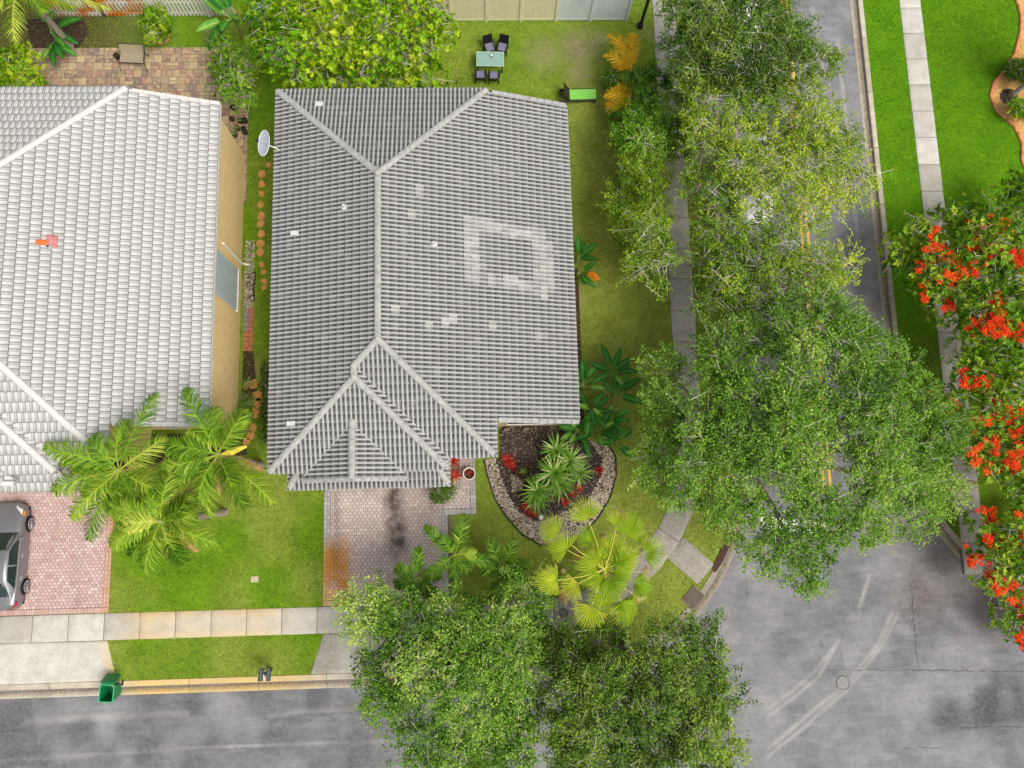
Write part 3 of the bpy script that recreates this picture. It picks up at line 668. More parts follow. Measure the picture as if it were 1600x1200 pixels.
    AV = [np.array(FV)] if FV else []; AF = [np.array(FF)] if FF else []; AP = [np.array(FPr)]; AE = [np.array(FE)]; b = len(FV)
    for fi, S3, T3, N3, o3 in full[300:]:
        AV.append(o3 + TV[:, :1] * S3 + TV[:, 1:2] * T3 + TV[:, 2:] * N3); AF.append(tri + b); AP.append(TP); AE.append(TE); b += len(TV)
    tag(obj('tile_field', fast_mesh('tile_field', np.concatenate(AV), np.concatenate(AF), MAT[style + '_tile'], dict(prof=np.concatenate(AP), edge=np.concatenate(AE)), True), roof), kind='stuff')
    # ridge and hip caps
    rp_ = ridge_proto(style)
    def caps(a, b, lift=0.05):
        a, b = Vector(a), Vector(b)
        if a.z > b.z + 0.01: a, b = b, a
        L = (b - a).length; n = max(1, int(round(L / 0.37))); x = (b - a).normalized(); y = Vector((0, 0, 1)).cross(x).normalized(); z = x.cross(y)
        for i in range(n):
            p = a + x * (L * i / n) + Vector((0, 0, lift)); t = obj('ridge_tile', rp_, roof)
            sc = L / n / 0.37; t.matrix_basis = Matrix(((x.x * sc, y.x, z.x, p.x), (x.y * sc, y.y, z.y, p.y), (x.z * sc, y.z, z.z, p.z), (0, 0, 0, 1)))
    caps((xm, ry0, zr), (xm, ry1, zr)); caps((xl + .05, yb - .05, EH), (xm, ry1, zr)); caps((xr - .05, yb - .05, EH), (xm, ry1, zr))
    caps((xr - .08, yf + .08, EH), (xm, ry0, zr)); caps((wm, jy, zw), (xm, ry0, zr)); caps((wm, ay, zw), (wm, jy, zw))
    caps((wl + .05, wf + .05, EH), (wm, ay, zw)); caps((wr - .05, wf + .05, EH), (wm, ay, zw)); caps((gx, gy1 + .02, gz), (gx, gy0 + .1, gz))
    caps((sxl + .05, so + .08, sz), (sxl + .6, si - .16, sz + .4), 0.03); caps((sxr - .05, so + .08, sz), (sxr - .6, si - .16, sz + .4), 0.03)
    # rakes: a row of edge tiles capping the sloping ends, painted boards beneath
    def rake(p, q, wdt):
        p, q = Vector(p), Vector(q); L = (q - p).length; n = int(L / ex); x = (q - p).normalized(); M = Matrix.Identity(4)
        y = Vector((0, 0, 1)).cross(x).normalized(); z = x.cross(y)
        for i in range(n):
            o = p + x * (L * i / n); M = Matrix(((x.x, y.x, z.x, o.x), (x.y, y.y, z.y, o.y), (x.z, y.z, z.z, o.z), (0, 0, 0, 1)))
            MB().box(0, L / n - .008, -wdt / 2, wdt / 2, 0.02, 0.10, M, bev=.02).build('rake_tile', MAT[style + '_ridge'], roof)
        MB().box(0, L, -.05, .05, -.24, 0.015, Matrix(((x.x, y.x, z.x, p.x), (x.y, y.y, z.y, p.y), (x.z, y.z, z.z, p.z), (0, 0, 0, 1)))).build('barge_board', MAT['trim'], roof)
    rake((xr + .15, ybr - .02, EH - K * .15), (xe, ybr - .02, zlo), .16); rake((xr + .1, yfr, EH - K * .1), (xe, yfr, zlo), .2)
    rake((gx, gy1, gz), (gx - gw, gy1, gz - K * gw), .17); rake((gx, gy1, gz), (gx + gw, gy1, gz - K * gw), .17)
    for p in ((xm, ry0, zr + .1), (xm, ry1, zr + .1), (wm, ay, zw + .1), (wm, jy, zw + .1), (gx, gy0, gz + .08)):
        MB().lathe([(.13, 0), (.12, .05), (.06, .085)], 10, (p[0], p[1])).build('ridge_mortar', MAT['mortar'], roof, smooth=True).location = (0, 0, p[2] - .02)
    # walls
    def zt(x, y):
        z = min(EH + K * (x - xl), EH + K * (xr - x), EH + K * (yb - y) if x < xr else 99)
        if y < yfr: z = min(z, max(EH + K * (y - yf), min(EH + K * (y - wf), EH + K * (wr - x))))
        return z - .16
    inx = 0.1
    fp = [(xl + .35, wf + .75), (wr - .35, wf + .75), (wr - .35, yf + .5), (xr - .5, yf + .5), (xr - .5, yfr + .35), (xe - inx, yfr + .35), (xe - inx, ybr - .45), (xr - .3, ybr - .45), (xl + .35, ybr - .45)]
    n = len(fp); v = [(x, y, 0) for x, y in fp] + [(x, y, zt(x, y)) for x, y in fp]
    MB().add(v, [(i, (i + 1) % n, n + (i + 1) % n, n + i) for i in range(n)]).build('wall', MAT[wallmat], root, True)
    MB().box(xe - .02, xe + .01, yfr, ybr, zlo - .19, zlo - .01).build('fascia_board', MAT['fascia'], root, True)
    # garage door of four leaves, front door, side and back windows
    gd = MB().box(sxl + .8, sxr - .9, wf + .69, wf + .745, 0.02, 0.6).build('garage_door', MAT['white_metal'], root, True)
    for i in range(1, 4): MB().box(sxl + .8, sxr - .9, wf + .69, wf + .745, .02 + .6 * i + .012, .6 + .6 * i).build('garage_panel', MAT['white_metal'], gd)
    fd = MB().box(xr - 1.75, xr - .8, yf + .44, yf + .495, 0.05, 2.2, bev=.01).build('door', MAT['door_wood'], root, True)
    MB().tube([(xr - .9, yf + .42, 1.0), (xr - .9, yf + .38, 1.0), (xr - .9, yf + .38, 1.25), (xr - .9, yf + .42, 1.25)], .012, 6).build('handle', MAT['dark_metal'], fd)
    def window(x0, x1, y0, y1, z0, z1, ax):
        e = .06
        if ax == 'x': f = MB().box(x0, x1, y0 - e, y1 + e, z0 - e, z0).box(x0, x1, y0 - e, y1 + e, z1, z1 + e).box(x0, x1, y0 - e, y0, z0, z1).box(x0, x1, y1, y1 + e, z0, z1); g = MB().box(x0 + .005, x1 - .02, y0, y1, z0, z1)
        else: f = MB().box(x0 - e, x1 + e, y0, y1, z0 - e, z0).box(x0 - e, x1 + e, y0, y1, z1, z1 + e).box(x0 - e, x0, y0, y1, z0, z1).box(x1, x1 + e, y0, y1, z0, z1); g = MB().box(x0, x1, y0 + .02, y1 - .005, z0, z1)
        wn = f.build('window', MAT['white_metal'], root, True); g.build('pane', MAT['glass'], wn)
    for yy_ in ((6.0, 7.4), (13.2, 14.6)) if style == 'grey' else (): window(xe - inx + .003, xe - inx + .04, yy_[0] + dy, yy_[1] + dy, 0.9, 2.2, 'x')
    window(xr + .6, xe - .9, yfr + .31, yfr + .347, .9, 2.2, 'y')
    for a in (-7.3, -4.5): window(a + dx, a + 1.6 + dx, ybr - .447, ybr - .41, .9, 2.2, 'y')
    return root, roof
gh, groof = house('house', 'house with weathered dark grey tiled hip roof and a small front gable', 0, 0, 'grey', 'cream_wall')
nh, nroof = house('house', 'house with bright white tiled hip roof and tan side wall', -15.22, 0.2, 'white', 'tan_wall')
def zg(x): return EH + K * ((x + 8.47) if x < -3.99 else (0.49 - x))       # height of the grey main roof
def roofpt(u, v, x_off=0.0):
    z = 5.6
    for _ in range(8): x, y = G(u, v, z); z = zg(x - x_off)
    return x, y, z
for u, v, kind in ((461, 365, 'box'), (496, 157, 'box'), (455, 662, 'box'), (538, 324, 'pipe'), (678, 382, 'pipe')):
    x, y, z = roofpt(u, v)
    if kind == 'box':
        if v < 200: z = EH + K * (18.3 - y)
        MB().box(x - .17, x + .17, y - .1, y + .1, z - .05, z + .16, bev=.04).build('roof_vent', MAT['lead'], groof)
    else: MB().tube([(x, y, z - .05), (x, y, z + .28)], .05, 10).lathe([(.15, z + .02), (.13, z + .07), (.06, z + .12)], 10, (x, y)).build('vent_pipe', MAT['lead'], groof)
# neighbour: replaced tiles with a vent, storm panel, downspout
x, y, z = roofpt(66, 380, -15.22)
MB().tube([(x - .2, y + .02, z + .05), (x + .22, y + .02, z - .06)], .13, 10).build('replaced_tile', MAT['orange_tile'], nroof)['label'] = 'plain orange replacement tile'
x, y, z = roofpt(82, 378, -15.22); M = Matrix.Translation((x, y, z + .03)) @ Matrix.Rotation(math.atan(K), 4, 'Y')
MB().box(-.2, .2, -.27, .27, 0, .09, M, bev=.03).tube([M @ Vector((-.2, .13, .08)), M @ Vector((.2, .13, .08))], .08, 8).build('vent_tile', MAT['pink_tile'], nroof)['label'] = 'pink replacement tile with a dark vent'
x, y, z = roofpt(79, 387, -15.22)
MB().tube([(x, y, z), (x, y, z + .22)], .07, 12).build('vent_pipe', MAT['lead'], nroof); MB().lathe([(.055, z + .222), (.05, z + .226)], 12, (x, y)).build('vent_opening', MAT['dark_metal'], nroof)
WX = 3.97 - 15.22 - 0.1
def corr(y0, y1, z0, z1, x0):
    mb = MB(); n = 26; prev = None; v = []
    for i in range(n * 2 + 1):
        yy_ = y0 + (y1 - y0) * i / (2 * n); xo = x0 + (.05 if (i // 2) % 2 else .0); v += [(xo, yy_, z0), (xo, yy_, z1)]
    mb.add(v, [(2 * i, 2 * i + 2, 2 * i + 3, 2 * i + 1) for i in range(2 * n)]); return mb
ya, yb_ = G(377, 421, 0.75)[1], G(374, 486, 0.75)[1]
sh = corr(yb_, ya, 0.75, 3.95, WX + .03).build('storm_panel', MAT['shutter'], nh, True)
MB().box(WX + .01, WX + .1, yb_ - .03, ya + .03, .68, .745).build('panel_track', MAT['white_metal'], sh)
y0 = G(388, 413)[1]
MB().tube([(WX + .06, y0, 3.0), (WX + .06, y0, .25), (WX + .1, y0, .12), (WX + .38, y0 - .05, .06)], .055, 8).build('downspout', MAT['pvc'], nh, True)
# ------------------------------------------------------------------ foliage
MAT['bark'] = plain('bark', (156, 146, 132), 0.9, 0.3, 14, bump=0.5)
MAT['twig'] = plain('twig', (196, 190, 178), 0.85, 0.25, 20)
MAT['palm_trunk'] = plain('palm_trunk', (150, 140, 124), 0.9, 0.25, 10, bump=0.4)
leafmat('oak_leaf', [(42, 74, 18), (80, 122, 34), (116, 158, 50), (154, 188, 78), (186, 206, 106)])
leafmat('pale_oak_leaf', [(56, 88, 18), (98, 136, 32), (136, 168, 42), (174, 196, 58), (204, 212, 76)])
leafmat('dark_oak_leaf', [(36, 58, 16), (64, 94, 28), (96, 130, 42), (130, 160, 60), (164, 186, 84)])
leafmat('mango_leaf', [(50, 98, 16), (92, 146, 22), (136, 182, 28), (178, 204, 38), (208, 218, 62)])
leafmat('shrub_leaf', [(36, 72, 18), (66, 112, 24), (98, 148, 34), (132, 172, 50), (160, 190, 70)])
leafmat('cordia_leaf', [(34, 78, 12), (66, 116, 20), (104, 150, 32), (140, 176, 48), (176, 196, 60)])
leafmat('flower', [(196, 30, 14), (226, 52, 16), (236, 76, 22), (240, 110, 30), (236, 150, 40)], 0.6, 0.15)
leafmat('palm_leaf', [(48, 86, 16), (84, 126, 26), (120, 160, 38), (158, 186, 56), (204, 208, 96)])
leafmat('dark_palm_leaf', [(34, 70, 24), (62, 104, 32), (92, 136, 40), (136, 170, 54), (178, 194, 76)])
leafmat('fan_leaf', [(74, 116, 22), (106, 148, 30), (142, 172, 36), (178, 192, 52), (206, 206, 92)])
leafmat('dry_leaf', [(150, 104, 54), (186, 142, 82), (208, 172, 116), (216, 190, 146), (226, 204, 164)])
leafmat('gold_leaf', [(150, 120, 20), (196, 156, 24), (222, 178, 36), (232, 196, 56), (200, 190, 60)])
leafmat('broad_leaf', [(22, 66, 24), (40, 98, 34), (62, 128, 44), (106, 164, 60), (162, 194, 96)], 0.4, 0.2)
leafmat('yucca_leaf', [(48, 96, 26), (78, 130, 36), (112, 160, 52), (148, 184, 82), (206, 214, 150)])
leafmat('red_leaf', [(104, 18, 22), (156, 30, 36), (196, 50, 52), (206, 92, 62), (150, 120, 60)])
leafmat('hedge_leaf', [(34, 66, 10), (58, 96, 14), (84, 122, 20), (112, 146, 30), (132, 160, 44)])

def unit(v): return v / np.maximum(np.linalg.norm(v, axis=-1, keepdims=True), 1e-9)
def leaf_mesh(name, base, dirv, nrm, L, Wd, tint, mat, fold=0.12):
    """one four-sided leaf for each row"""
    s = unit(np.cross(dirv, nrm)); L = np.asarray(L)[:, None]; Wd = np.asarray(Wd)[:, None]
    mid = base + dirv * L * 0.45
    V = np.stack([base, mid + s * Wd * .5 + nrm * L * fold, base + dirv * L - nrm * L * fold * .5, mid - s * Wd * .5 + nrm * L * fold], 1).reshape(-1, 3)
    n = len(base); Fc = np.arange(4 * n).reshape(n, 4)
    return fast_mesh(name, V, Fc, MAT[mat], dict(tint=np.repeat(np.clip(tint, 0, 1), 4)))
def sticks(a, b, r0, r1, n=3):
    """many thin tapering twigs at once"""
    d = unit(b - a); h = np.zeros_like(d); h[:, 2] = 1; u_ = unit(np.cross(d, h) + 1e-6); v_ = np.cross(d, u_); V = []
    for p, r in ((a, r0), (b, r1)):
        for k in range(n):
            q = 2 * math.pi * k / n; V.append(p + (u_ * math.cos(q) + v_ * math.sin(q)) * (r if np.isscalar(r) else np.asarray(r)[:, None]))
    V = np.stack(V, 1).reshape(-1, 3); m = len(a); o = (np.arange(m) * 2 * n)[:, None]
    Fc = np.concatenate([o + np.array([[k, (k + 1) % n, n + (k + 1) % n, n + k]]) for k in range(n)])
    return V, Fc
def lobes_in(poly_px, zlo, zhi, spacing, rad, rng, gaps=(), edge_r=2.6):
    zm = zlo + (zhi - zlo) * .6; poly = GP(poly_px, zm); A = np.array(poly); pts = []
    gp = [(G(u, v, zm), r / (F / (H - zm))) for u, v, r in gaps]
    lo, hi = A.min(0), A.max(0)
    for _ in range(4000):
        p = lo + rng.random(2) * (hi - lo)
        if not inpoly([p], poly)[0]: continue
        if any(math.dist(p, g) < r + rad * .55 for g, r in gp): continue
        if any(math.dist(p, q[:2]) < spacing for q in pts): continue
        d = segdist([p], poly, True)[0]
        if d < rad * .45: continue
        z = zlo + (zhi - zlo) * math.sqrt(min(1, d / edge_r)) + rng.normal(0, .35)
        k = (H - z) / (H - zm)                 # keep the survey position at this height
        pts.append((p[0] * k, p[1] * k, z, rad * rng.uniform(.75, 1.2)))
    return pts
def tree(name, label, base, lobes, mat, leaf=(.13, .07), twigs=34, per=15, seed=1, tint=(.5, .2), group=None, trunk_r=.2, fork=2.2, whorl=False, cat='tree', bark='bark', bare=0.25, up=.35, show=.4):
    rng = np.random.default_rng(seed)
    root = empty(name, (base[0], base[1], 0), 0, label, cat, group)
    Lb = np.array(lobes); c = Lb[:, :3]
    # trunk and limbs
    mb = MB(); zf = min(fork, c[:, 2].min() * .6); fk = np.array([base[0], base[1], zf])
    tr = MB(); tr.tube([(base[0], base[1], -.05), (base[0] + .03, base[1], .25), (base[0] + .02, base[1] - .02, zf)], [trunk_r * 1.5, trunk_r * 1.05, trunk_r * .85], 9)
    k = min(len(c), max(3, len(c) // 4)); ids = [int(rng.integers(len(c)))]
    while len(ids) < k: ids.append(int(np.argmax(np.min(np.linalg.norm(c[:, None] - c[ids][None], axis=2), 1))))
    limbs = []
    for i in ids:
        e = c[i] - np.array([0, 0, Lb[i, 3] * .4]); P = []
        for t in np.linspace(0, 1, 7):
            q = fk * (1 - t) + e * t; q = q + np.array([0, 0, 1]) * math.sin(math.pi * t) * .5 + rng.normal(0, .12, 3) * math.sin(math.pi * t); P.append(q)
        limbs.append(np.array(P)); tr.tube(P, [trunk_r * (.62 * (1 - t) + .1) for t in np.linspace(0, 1, 7)], 6, False)
    tr.build('trunk', MAT[bark], root, True, True)
    allp = np.concatenate(limbs)
    A = []; B = []; R0 = []; R1 = []; LB = []; LD = []; LN = []; LT = []; LL = []
    tips = []
    for x, y, z, r in lobes:
        cc = np.array([x, y, z]); st = allp[np.argmin(np.linalg.norm(allp - cc + np.array([0, 0, .5]), axis=1))]
        mid = cc - np.array([0, 0, r * .45]); A.append(st[None]); B.append(mid[None]); R0.append([.035]); R1.append([.02])
        n = max(4, int(twigs * (r ** 1.4)))
        az = rng.random(n) * 2 * math.pi; el = np.arcsin(np.clip(rng.uniform(-.25, 1, n), -1, 1))
        d = np.stack([np.cos(az) * np.cos(el), np.sin(az) * np.cos(el), np.sin(el) * .8], 1)
        ln = r * rng.uniform(.55, 1.12, n)[:, None] * np.where(rng.random(n) < .1, 1.4, 1.0)[:, None]
        s = mid + d * ln * rng.uniform(.05, .45, (n, 1)) + rng.normal(0, .22 * r, (n, 3)); e = mid + d * ln * np.array([1, 1, .75]) + rng.normal(0, .06, (n, 3))
        vis = rng.random(n) < show; A.append(s[vis]); B.append(e[vis]); R0.append(np.full(int(vis.sum()), .015)); R1.append(np.full(int(vis.sum()), .008))
        lt = rng.normal(0, tint[1] * .6); tw = rng.normal(0, tint[1] * .6, n); tips.append(e)
        if whorl:
            m = per; e2 = np.repeat(e, m, 0); dd = np.repeat(unit(e - s), m, 0); ph = np.tile(np.arange(m) * 2.4, n) + np.repeat(rng.random(n) * 6, m)
            a1 = unit(np.cross(dd, np.array([.31, .2, .9]))); a2 = np.cross(dd, a1)
            rad_ = a1 * np.cos(ph)[:, None] + a2 * np.sin(ph)[:, None]; w_ = rng.uniform(.1, .8, (n * m, 1))
            ld = unit(rad_ + dd * w_ + np.array([0, 0, .15])); nn = unit(dd * 1.2 - rad_ * .3 * w_ + np.array([0, 0, up]) + rng.normal(0, .15, ld.shape))
            nn = unit(nn - ld * np.sum(nn * ld, 1, keepdims=True))
            LB.append(e2 - dd * rng.random((n * m, 1)) * .12); LD.append(ld); LN.append(nn); LT.append(tint[0] + lt + np.repeat(tw, m) + rng.normal(0, .1, n * m)); LL.append(leaf[0] * rng.uniform(.7, 1.15, n * m))
        else:
            m = per; t = rng.uniform(bare, 1.05, (n, m)); t = bare + (1.06 - bare) * ((t - bare) / (1.05 - bare)) ** .6; p = s[:, None] + (e - s)[:, None] * t[..., None] + rng.normal(0, .05 + .03 * r, (n, m, 3)) * (.5 + .5 * t[..., None])
            ld = unit(np.repeat(unit(e - s)[:, None], m, 1) * .8 + rng.normal(0, .75, (n, m, 3))); nn = rng.normal(0, .55, (n, m, 3)) + np.array([0, 0, up + .5]); nn = unit(nn - ld * np.sum(nn * ld, 2, keepdims=True))
            LB.append(p.reshape(-1, 3)); LD.append(ld.reshape(-1, 3)); LN.append(nn.reshape(-1, 3))
            LT.append((tint[0] + lt + tw[:, None] + rng.normal(0, .1, (n, m))).ravel()); LL.append(leaf[0] * rng.uniform(.7, 1.25, n * m))
    V, Fc = sticks(np.concatenate(A), np.concatenate(B), np.concatenate([np.ravel(q) for q in R0]), np.concatenate([np.ravel(q) for q in R1]))
    tag(obj('branches', fast_mesh('branches', V, Fc, MAT['twig']), root, True), kind='stuff')
    LL = np.concatenate(LL)
    obj('crown', leaf_mesh('crown', np.concatenate(LB), np.concatenate(LD), np.concatenate(LN), LL, LL * leaf[1] / leaf[0], np.concatenate(LT), mat), root, True)
    return root, np.concatenate(tips), rng

def flower_head(seed):
    rng = np.random.default_rng(seed); n = 80
    p = np.clip(rng.normal(0, 1, (n, 3)), -1.5, 1.5) * np.array([.085, .085, .03]); dv = unit(rng.normal(0, 1, (n, 3)) * np.array([1, 1, .4])); nn = unit(rng.normal(0, .3, (n, 3)) + np.array([0, 0, 1])); nn = unit(nn - dv * np.sum(dv * nn, 1, keepdims=True))
    return leaf_mesh('flower_cluster', p, dv, nn, rng.uniform(.06, .09, n), rng.uniform(.04, .06, n), np.clip(rng.normal(.35, .2, n) + rng.normal(0, .15), 0, 1), 'flower')
FH = [flower_head(40 + i) for i in range(5)]

leafmat('petal', [(110, 50, 36), (150, 80, 56), (170, 104, 76), (120, 84, 60), (186, 130, 100)])
# street oaks: crown outlines surveyed from above
r9 = np.random.default_rng(3)
def oak(label, px, base_px, zl, mat, seed, spacing=.92, rad=1.1, gaps=(), tint=(.5, .2), tw=34, per=15, leaf=(.098, .066), **kw):
    tw = int(tw * 2.0); per = int(per * 2.0)
    lb = lobes_in(px, zl[0], zl[1], spacing, rad, np.random.default_rng(seed), gaps)
    return tree('oak_tree', label, base_px, lb, mat, leaf, tw, per, seed, tint, **kw)
GRP = 'street trees along the pavement'
oak('dark green oak with dense small leaves over the far end of the side street', [(1035, -30), (1030, 20), (1040, 70), (1050, 115), (1085, 140), (1120, 125), (1170, 150), (1230, 130), (1270, 112), (1312, 100), (1318, 80), (1288, 62), (1262, 45), (1240, 15), (1232, -30)], (11.1, 22.6), (5.0, 7.0), 'dark_oak_leaf', 11, gaps=((1165, 8, 6), (1165, 72, 7), (1055, 38, 12)), group=GRP)
oak('sparse yellow-green oak with bare pale branches above a parked white car', [(1060, 150), (1095, 100), (1150, 92), (1200, 110), (1260, 125), (1325, 150), (1345, 210), (1365, 265), (1350, 315), (1300, 340), (1240, 350), (1180, 335), (1120, 330), (1072, 300), (1060, 240), (1066, 190)], (11.1, 15.6), (4.6, 6.6), 'pale_oak_leaf', 12, tw=27, per=12, gaps=((1183, 225, 9), (1140, 165, 5)), tint=(.5, .24), group=GRP, bare=.5, show=.9)
oak('bright green oak reaching over the lawn and pavement in the middle of the row', [(975, 385), (990, 345), (1060, 330), (1120, 330), (1180, 340), (1230, 345), (1250, 370), (1252, 395), (1320, 385), (1345, 410), (1310, 450), (1230, 470), (1180, 520), (1120, 510), (1075, 480), (1040, 455), (1000, 430), (982, 410)], (11.1, 11.0), (4.4, 6.4), 'pale_oak_leaf', 13, tint=(.4, .22), gaps=((1056, 318, 14), (1060, 345, 12), (1062, 372, 12), (1066, 400, 10), (1066, 455, 14), (1070, 490, 14), (1072, 520, 12), (1262, 365, 8)), tw=28, per=12, group=GRP, bare=.45, show=.8)
oak('broad oak at the street corner covering the stop line and yellow lines', [(1015, 560), (1040, 500), (1090, 520), (1140, 520), (1190, 480), (1260, 450), (1310, 440), (1350, 480), (1380, 520), (1425, 500), (1420, 545), (1450, 570), (1470, 615), (1515, 660), (1520, 700), (1490, 730), (1500, 780), (1450, 830), (1400, 840), (1350, 880), (1330, 850), (1300, 855), (1275, 935), (1250, 945), (1232, 880), (1210, 905), (1170, 890), (1150, 840), (1100, 830), (1060, 800), (1010, 780), (1000, 720), (1015, 660), (1000, 620)], (11.2, 2.6), (4.8, 8.4), 'oak_leaf', 14, tint=(.5, .18), gaps=((1070, 505, 14), (1074, 535, 12), (1078, 565, 12), (1082, 600, 10), (1290, 735, 14), (1213, 508, 16), (1165, 560, 12), (1225, 818, 4), (1072, 560, 10), (1282, 590, 7), (1145, 710, 8), (1075, 690, 9), (1400, 790, 10)), tw=32, group=GRP, trunk_r=.26)
oak('light green oak beside the driveway apron with loose outer sprays', [(525, 930), (570, 900), (625, 915), (650, 940), (700, 940), (740, 920), (790, 910), (840, 915), (855, 960), (860, 1010), (850, 1080), (840, 1150), (830, 1240), (700, 1240), (640, 1200), (600, 1160), (530, 1165), (565, 1110), (530, 1095), (570, 1060), (560, 1000), (530, 985)], (-0.3, -5.6), (4.4, 6.6), 'oak_leaf', 15, tint=(.5, .2), gaps=((600, 1010, 12), (625, 1035, 8), (690, 1110, 8), (640, 1130, 8)), tw=36, per=16, group=GRP, bare=.3)
oak('deep green oak leaning over the road bend beside the fan palm', [(850, 990), (900, 985), (950, 990), (1000, 975), (1040, 965), (1080, 955), (1110, 952), (1135, 990), (1145, 1030), (1120, 1060), (1158, 1085), (1150, 1110), (1172, 1140), (1160, 1170), (1170, 1240), (1000, 1250), (850, 1250), (840, 1150), (855, 1070)], (5.6, -5.4), (4.6, 7.0), 'dark_oak_leaf', 16, tint=(.55, .2), gaps=((1000, 1018, 9), (1125, 1130, 9), (865, 1085, 6), (955, 1180, 7), (1070, 1180, 7)), tw=36, per=16, group=GRP, bare=.3)
oak('round green tree by the hedge with golden palm fronds at its foot', [(985, 125), (1010, 105), (1050, 95), (1070, 150), (1078, 200), (1065, 245), (1000, 250), (965, 230), (972, 180)], (8.2, 17.8), (2.8, 4.2), 'shrub_leaf', 17, spacing=.8, rad=.85, tint=(.5, .2), gaps=((1052, 135, 6),), fork=1.0, trunk_r=.12, tw=40)
oak('leafy tree beside the pavement opposite the tiled roof', [(958, 250), (1000, 235), (1050, 240), (1055, 285), (1035, 320), (1030, 355), (985, 350), (948, 310)], (8.2, 14.6), (2.8, 4.4), 'pale_oak_leaf', 18, spacing=.8, rad=.85, tint=(.38, .2), fork=1.0, trunk_r=.12, tw=40, gaps=((1056, 310, 12),))
oak('low spreading tree arching from the lawn towards the pavement', [(972, 365), (1000, 345), (1035, 350), (1042, 385), (1050, 420), (1000, 430), (975, 410)], (8.4, 11.6), (2.4, 3.8), 'pale_oak_leaf', 19, spacing=.8, rad=.8, tint=(.45, .2), fork=1.0, trunk_r=.1, tw=34, bare=.4)
# garden trees behind the houses
lb = lobes_in([(372, 20), (410, -20), (520, -35), (620, -30), (680, -20), (698, 40), (690, 95), (700, 125), (640, 140), (560, 142), (470, 140), (415, 130), (382, 90)], 3.4, 5.6, .85, .95, np.random.default_rng(21), ((560, 40, 8), (430, 120, 8)))
tree('mango_tree', 'yellow-green tree with leaves in whorls behind the grey roof', (-5.6, 21.2), lb, 'mango_leaf', (.19, .085), 76, 12, 21, (.58, .2), whorl=True, trunk_r=.16)
lb = lobes_in([(310, 60), (350, 50), (395, 75), (405, 110), (400, 150), (370, 165), (335, 140), (330, 100)], 2.2, 3.8, .62, .62, np.random.default_rng(22))
tree('garden_tree', 'fresh green leafy tree between the patio and the grey roof', (-11.6, 20.9), lb, 'shrub_leaf', (.13, .06), 190, 11, 22, (.72, .18), whorl=True, trunk_r=.08, fork=1.0)
lb = lobes_in([(212, 10), (235, -10), (258, 10), (262, 40), (240, 60), (215, 50)], 1.3, 2.6, .42, .45, np.random.default_rng(23))
tree('sapling', 'small bright sapling in front of the white picket fence', (-15.4, 23.9), lb, 'mango_leaf', (.15, .05), 220, 9, 23, (.5, .15), whorl=True, trunk_r=.04, fork=.6)
lb = lobes_in([(-30, 60), (20, 60), (45, 75), (50, 110), (62, 138), (-30, 150)], 1.2, 2.6, .55, .6, np.random.default_rng(24))
tree('shrub', 'bright lime shrub at the end of the patio beside the white roof', (-22.3, 21.6), lb, 'mango_leaf', (.16, .07), 150, 10, 24, (.6, .2), whorl=True, trunk_r=.06, fork=.5, cat='shrub')
# orange-flowered trees on the east side
def cordia(label, px, base, zl, seed, nf, gaps=()):
    lb = lobes_in(px, zl[0], zl[1], .8, .85, np.random.default_rng(seed), gaps)
    root, tips, rng = tree('flowering_tree', label, base, lb, 'cordia_leaf', (.22, .095), 54, 9, seed, (.66, .2), 'orange-flowered trees by the east pavement', .12, 1.2, True, bark='twig')
    tips = tips[tips[:, 2] > np.percentile(tips[:, 2], 35)]; cl = tips[rng.choice(len(tips), nf // 5, False)]; nf = int(nf * 1.7)
    for i in range(nf):
        p = cl[i % len(cl)] + np.array([rng.normal(0, .26), rng.normal(0, .26), rng.uniform(-.02, .18)])
        o = obj('flower_cluster', FH[i % 5], root, True); s = rng.uniform(.6, 1.35); o.matrix_basis = Matrix.Translation(p) @ Matrix.Rotation(rng.random() * 6.3, 4, 'Z') @ Matrix.Scale(s, 4)
cordia('tree full of orange-red flower heads arching over the bright green lawn edge', [(1390, 385), (1400, 350), (1445, 325), (1480, 310), (1540, 315), (1560, 290), (1600, 280), (1660, 290), (1660, 520), (1600, 560), (1540, 570), (1500, 540), (1470, 500), (1430, 470), (1405, 430)], (24.6, 11.0), (2.4, 4.6), 31, 150)
cordia('orange-flowered tree spreading over the shaded leaf-strewn pavement', [(1470, 600), (1495, 540), (1560, 530), (1660, 530), (1660, 790), (1600, 790), (1560, 740), (1530, 760), (1490, 710), (1480, 650)], (25.0, 5.0), (2.4, 4.4), 32, 100, ((1515, 715, 8), (1510, 630, 6)))
cordia('low orange-flowered tree next to the curved street corner', [(1520, 815), (1560, 795), (1660, 790), (1660, 920), (1600, 930), (1545, 925), (1530, 870)], (25.2, 0.2), (1.6, 3.0), 33, 60)
cordia('lowest orange-flowered tree hanging over the asphalt at the bend', [(1560, 960), (1590, 945), (1660, 940), (1660, 1010), (1575, 1005)], (25.6, -3.6), (1.2, 2.0), 34, 24)
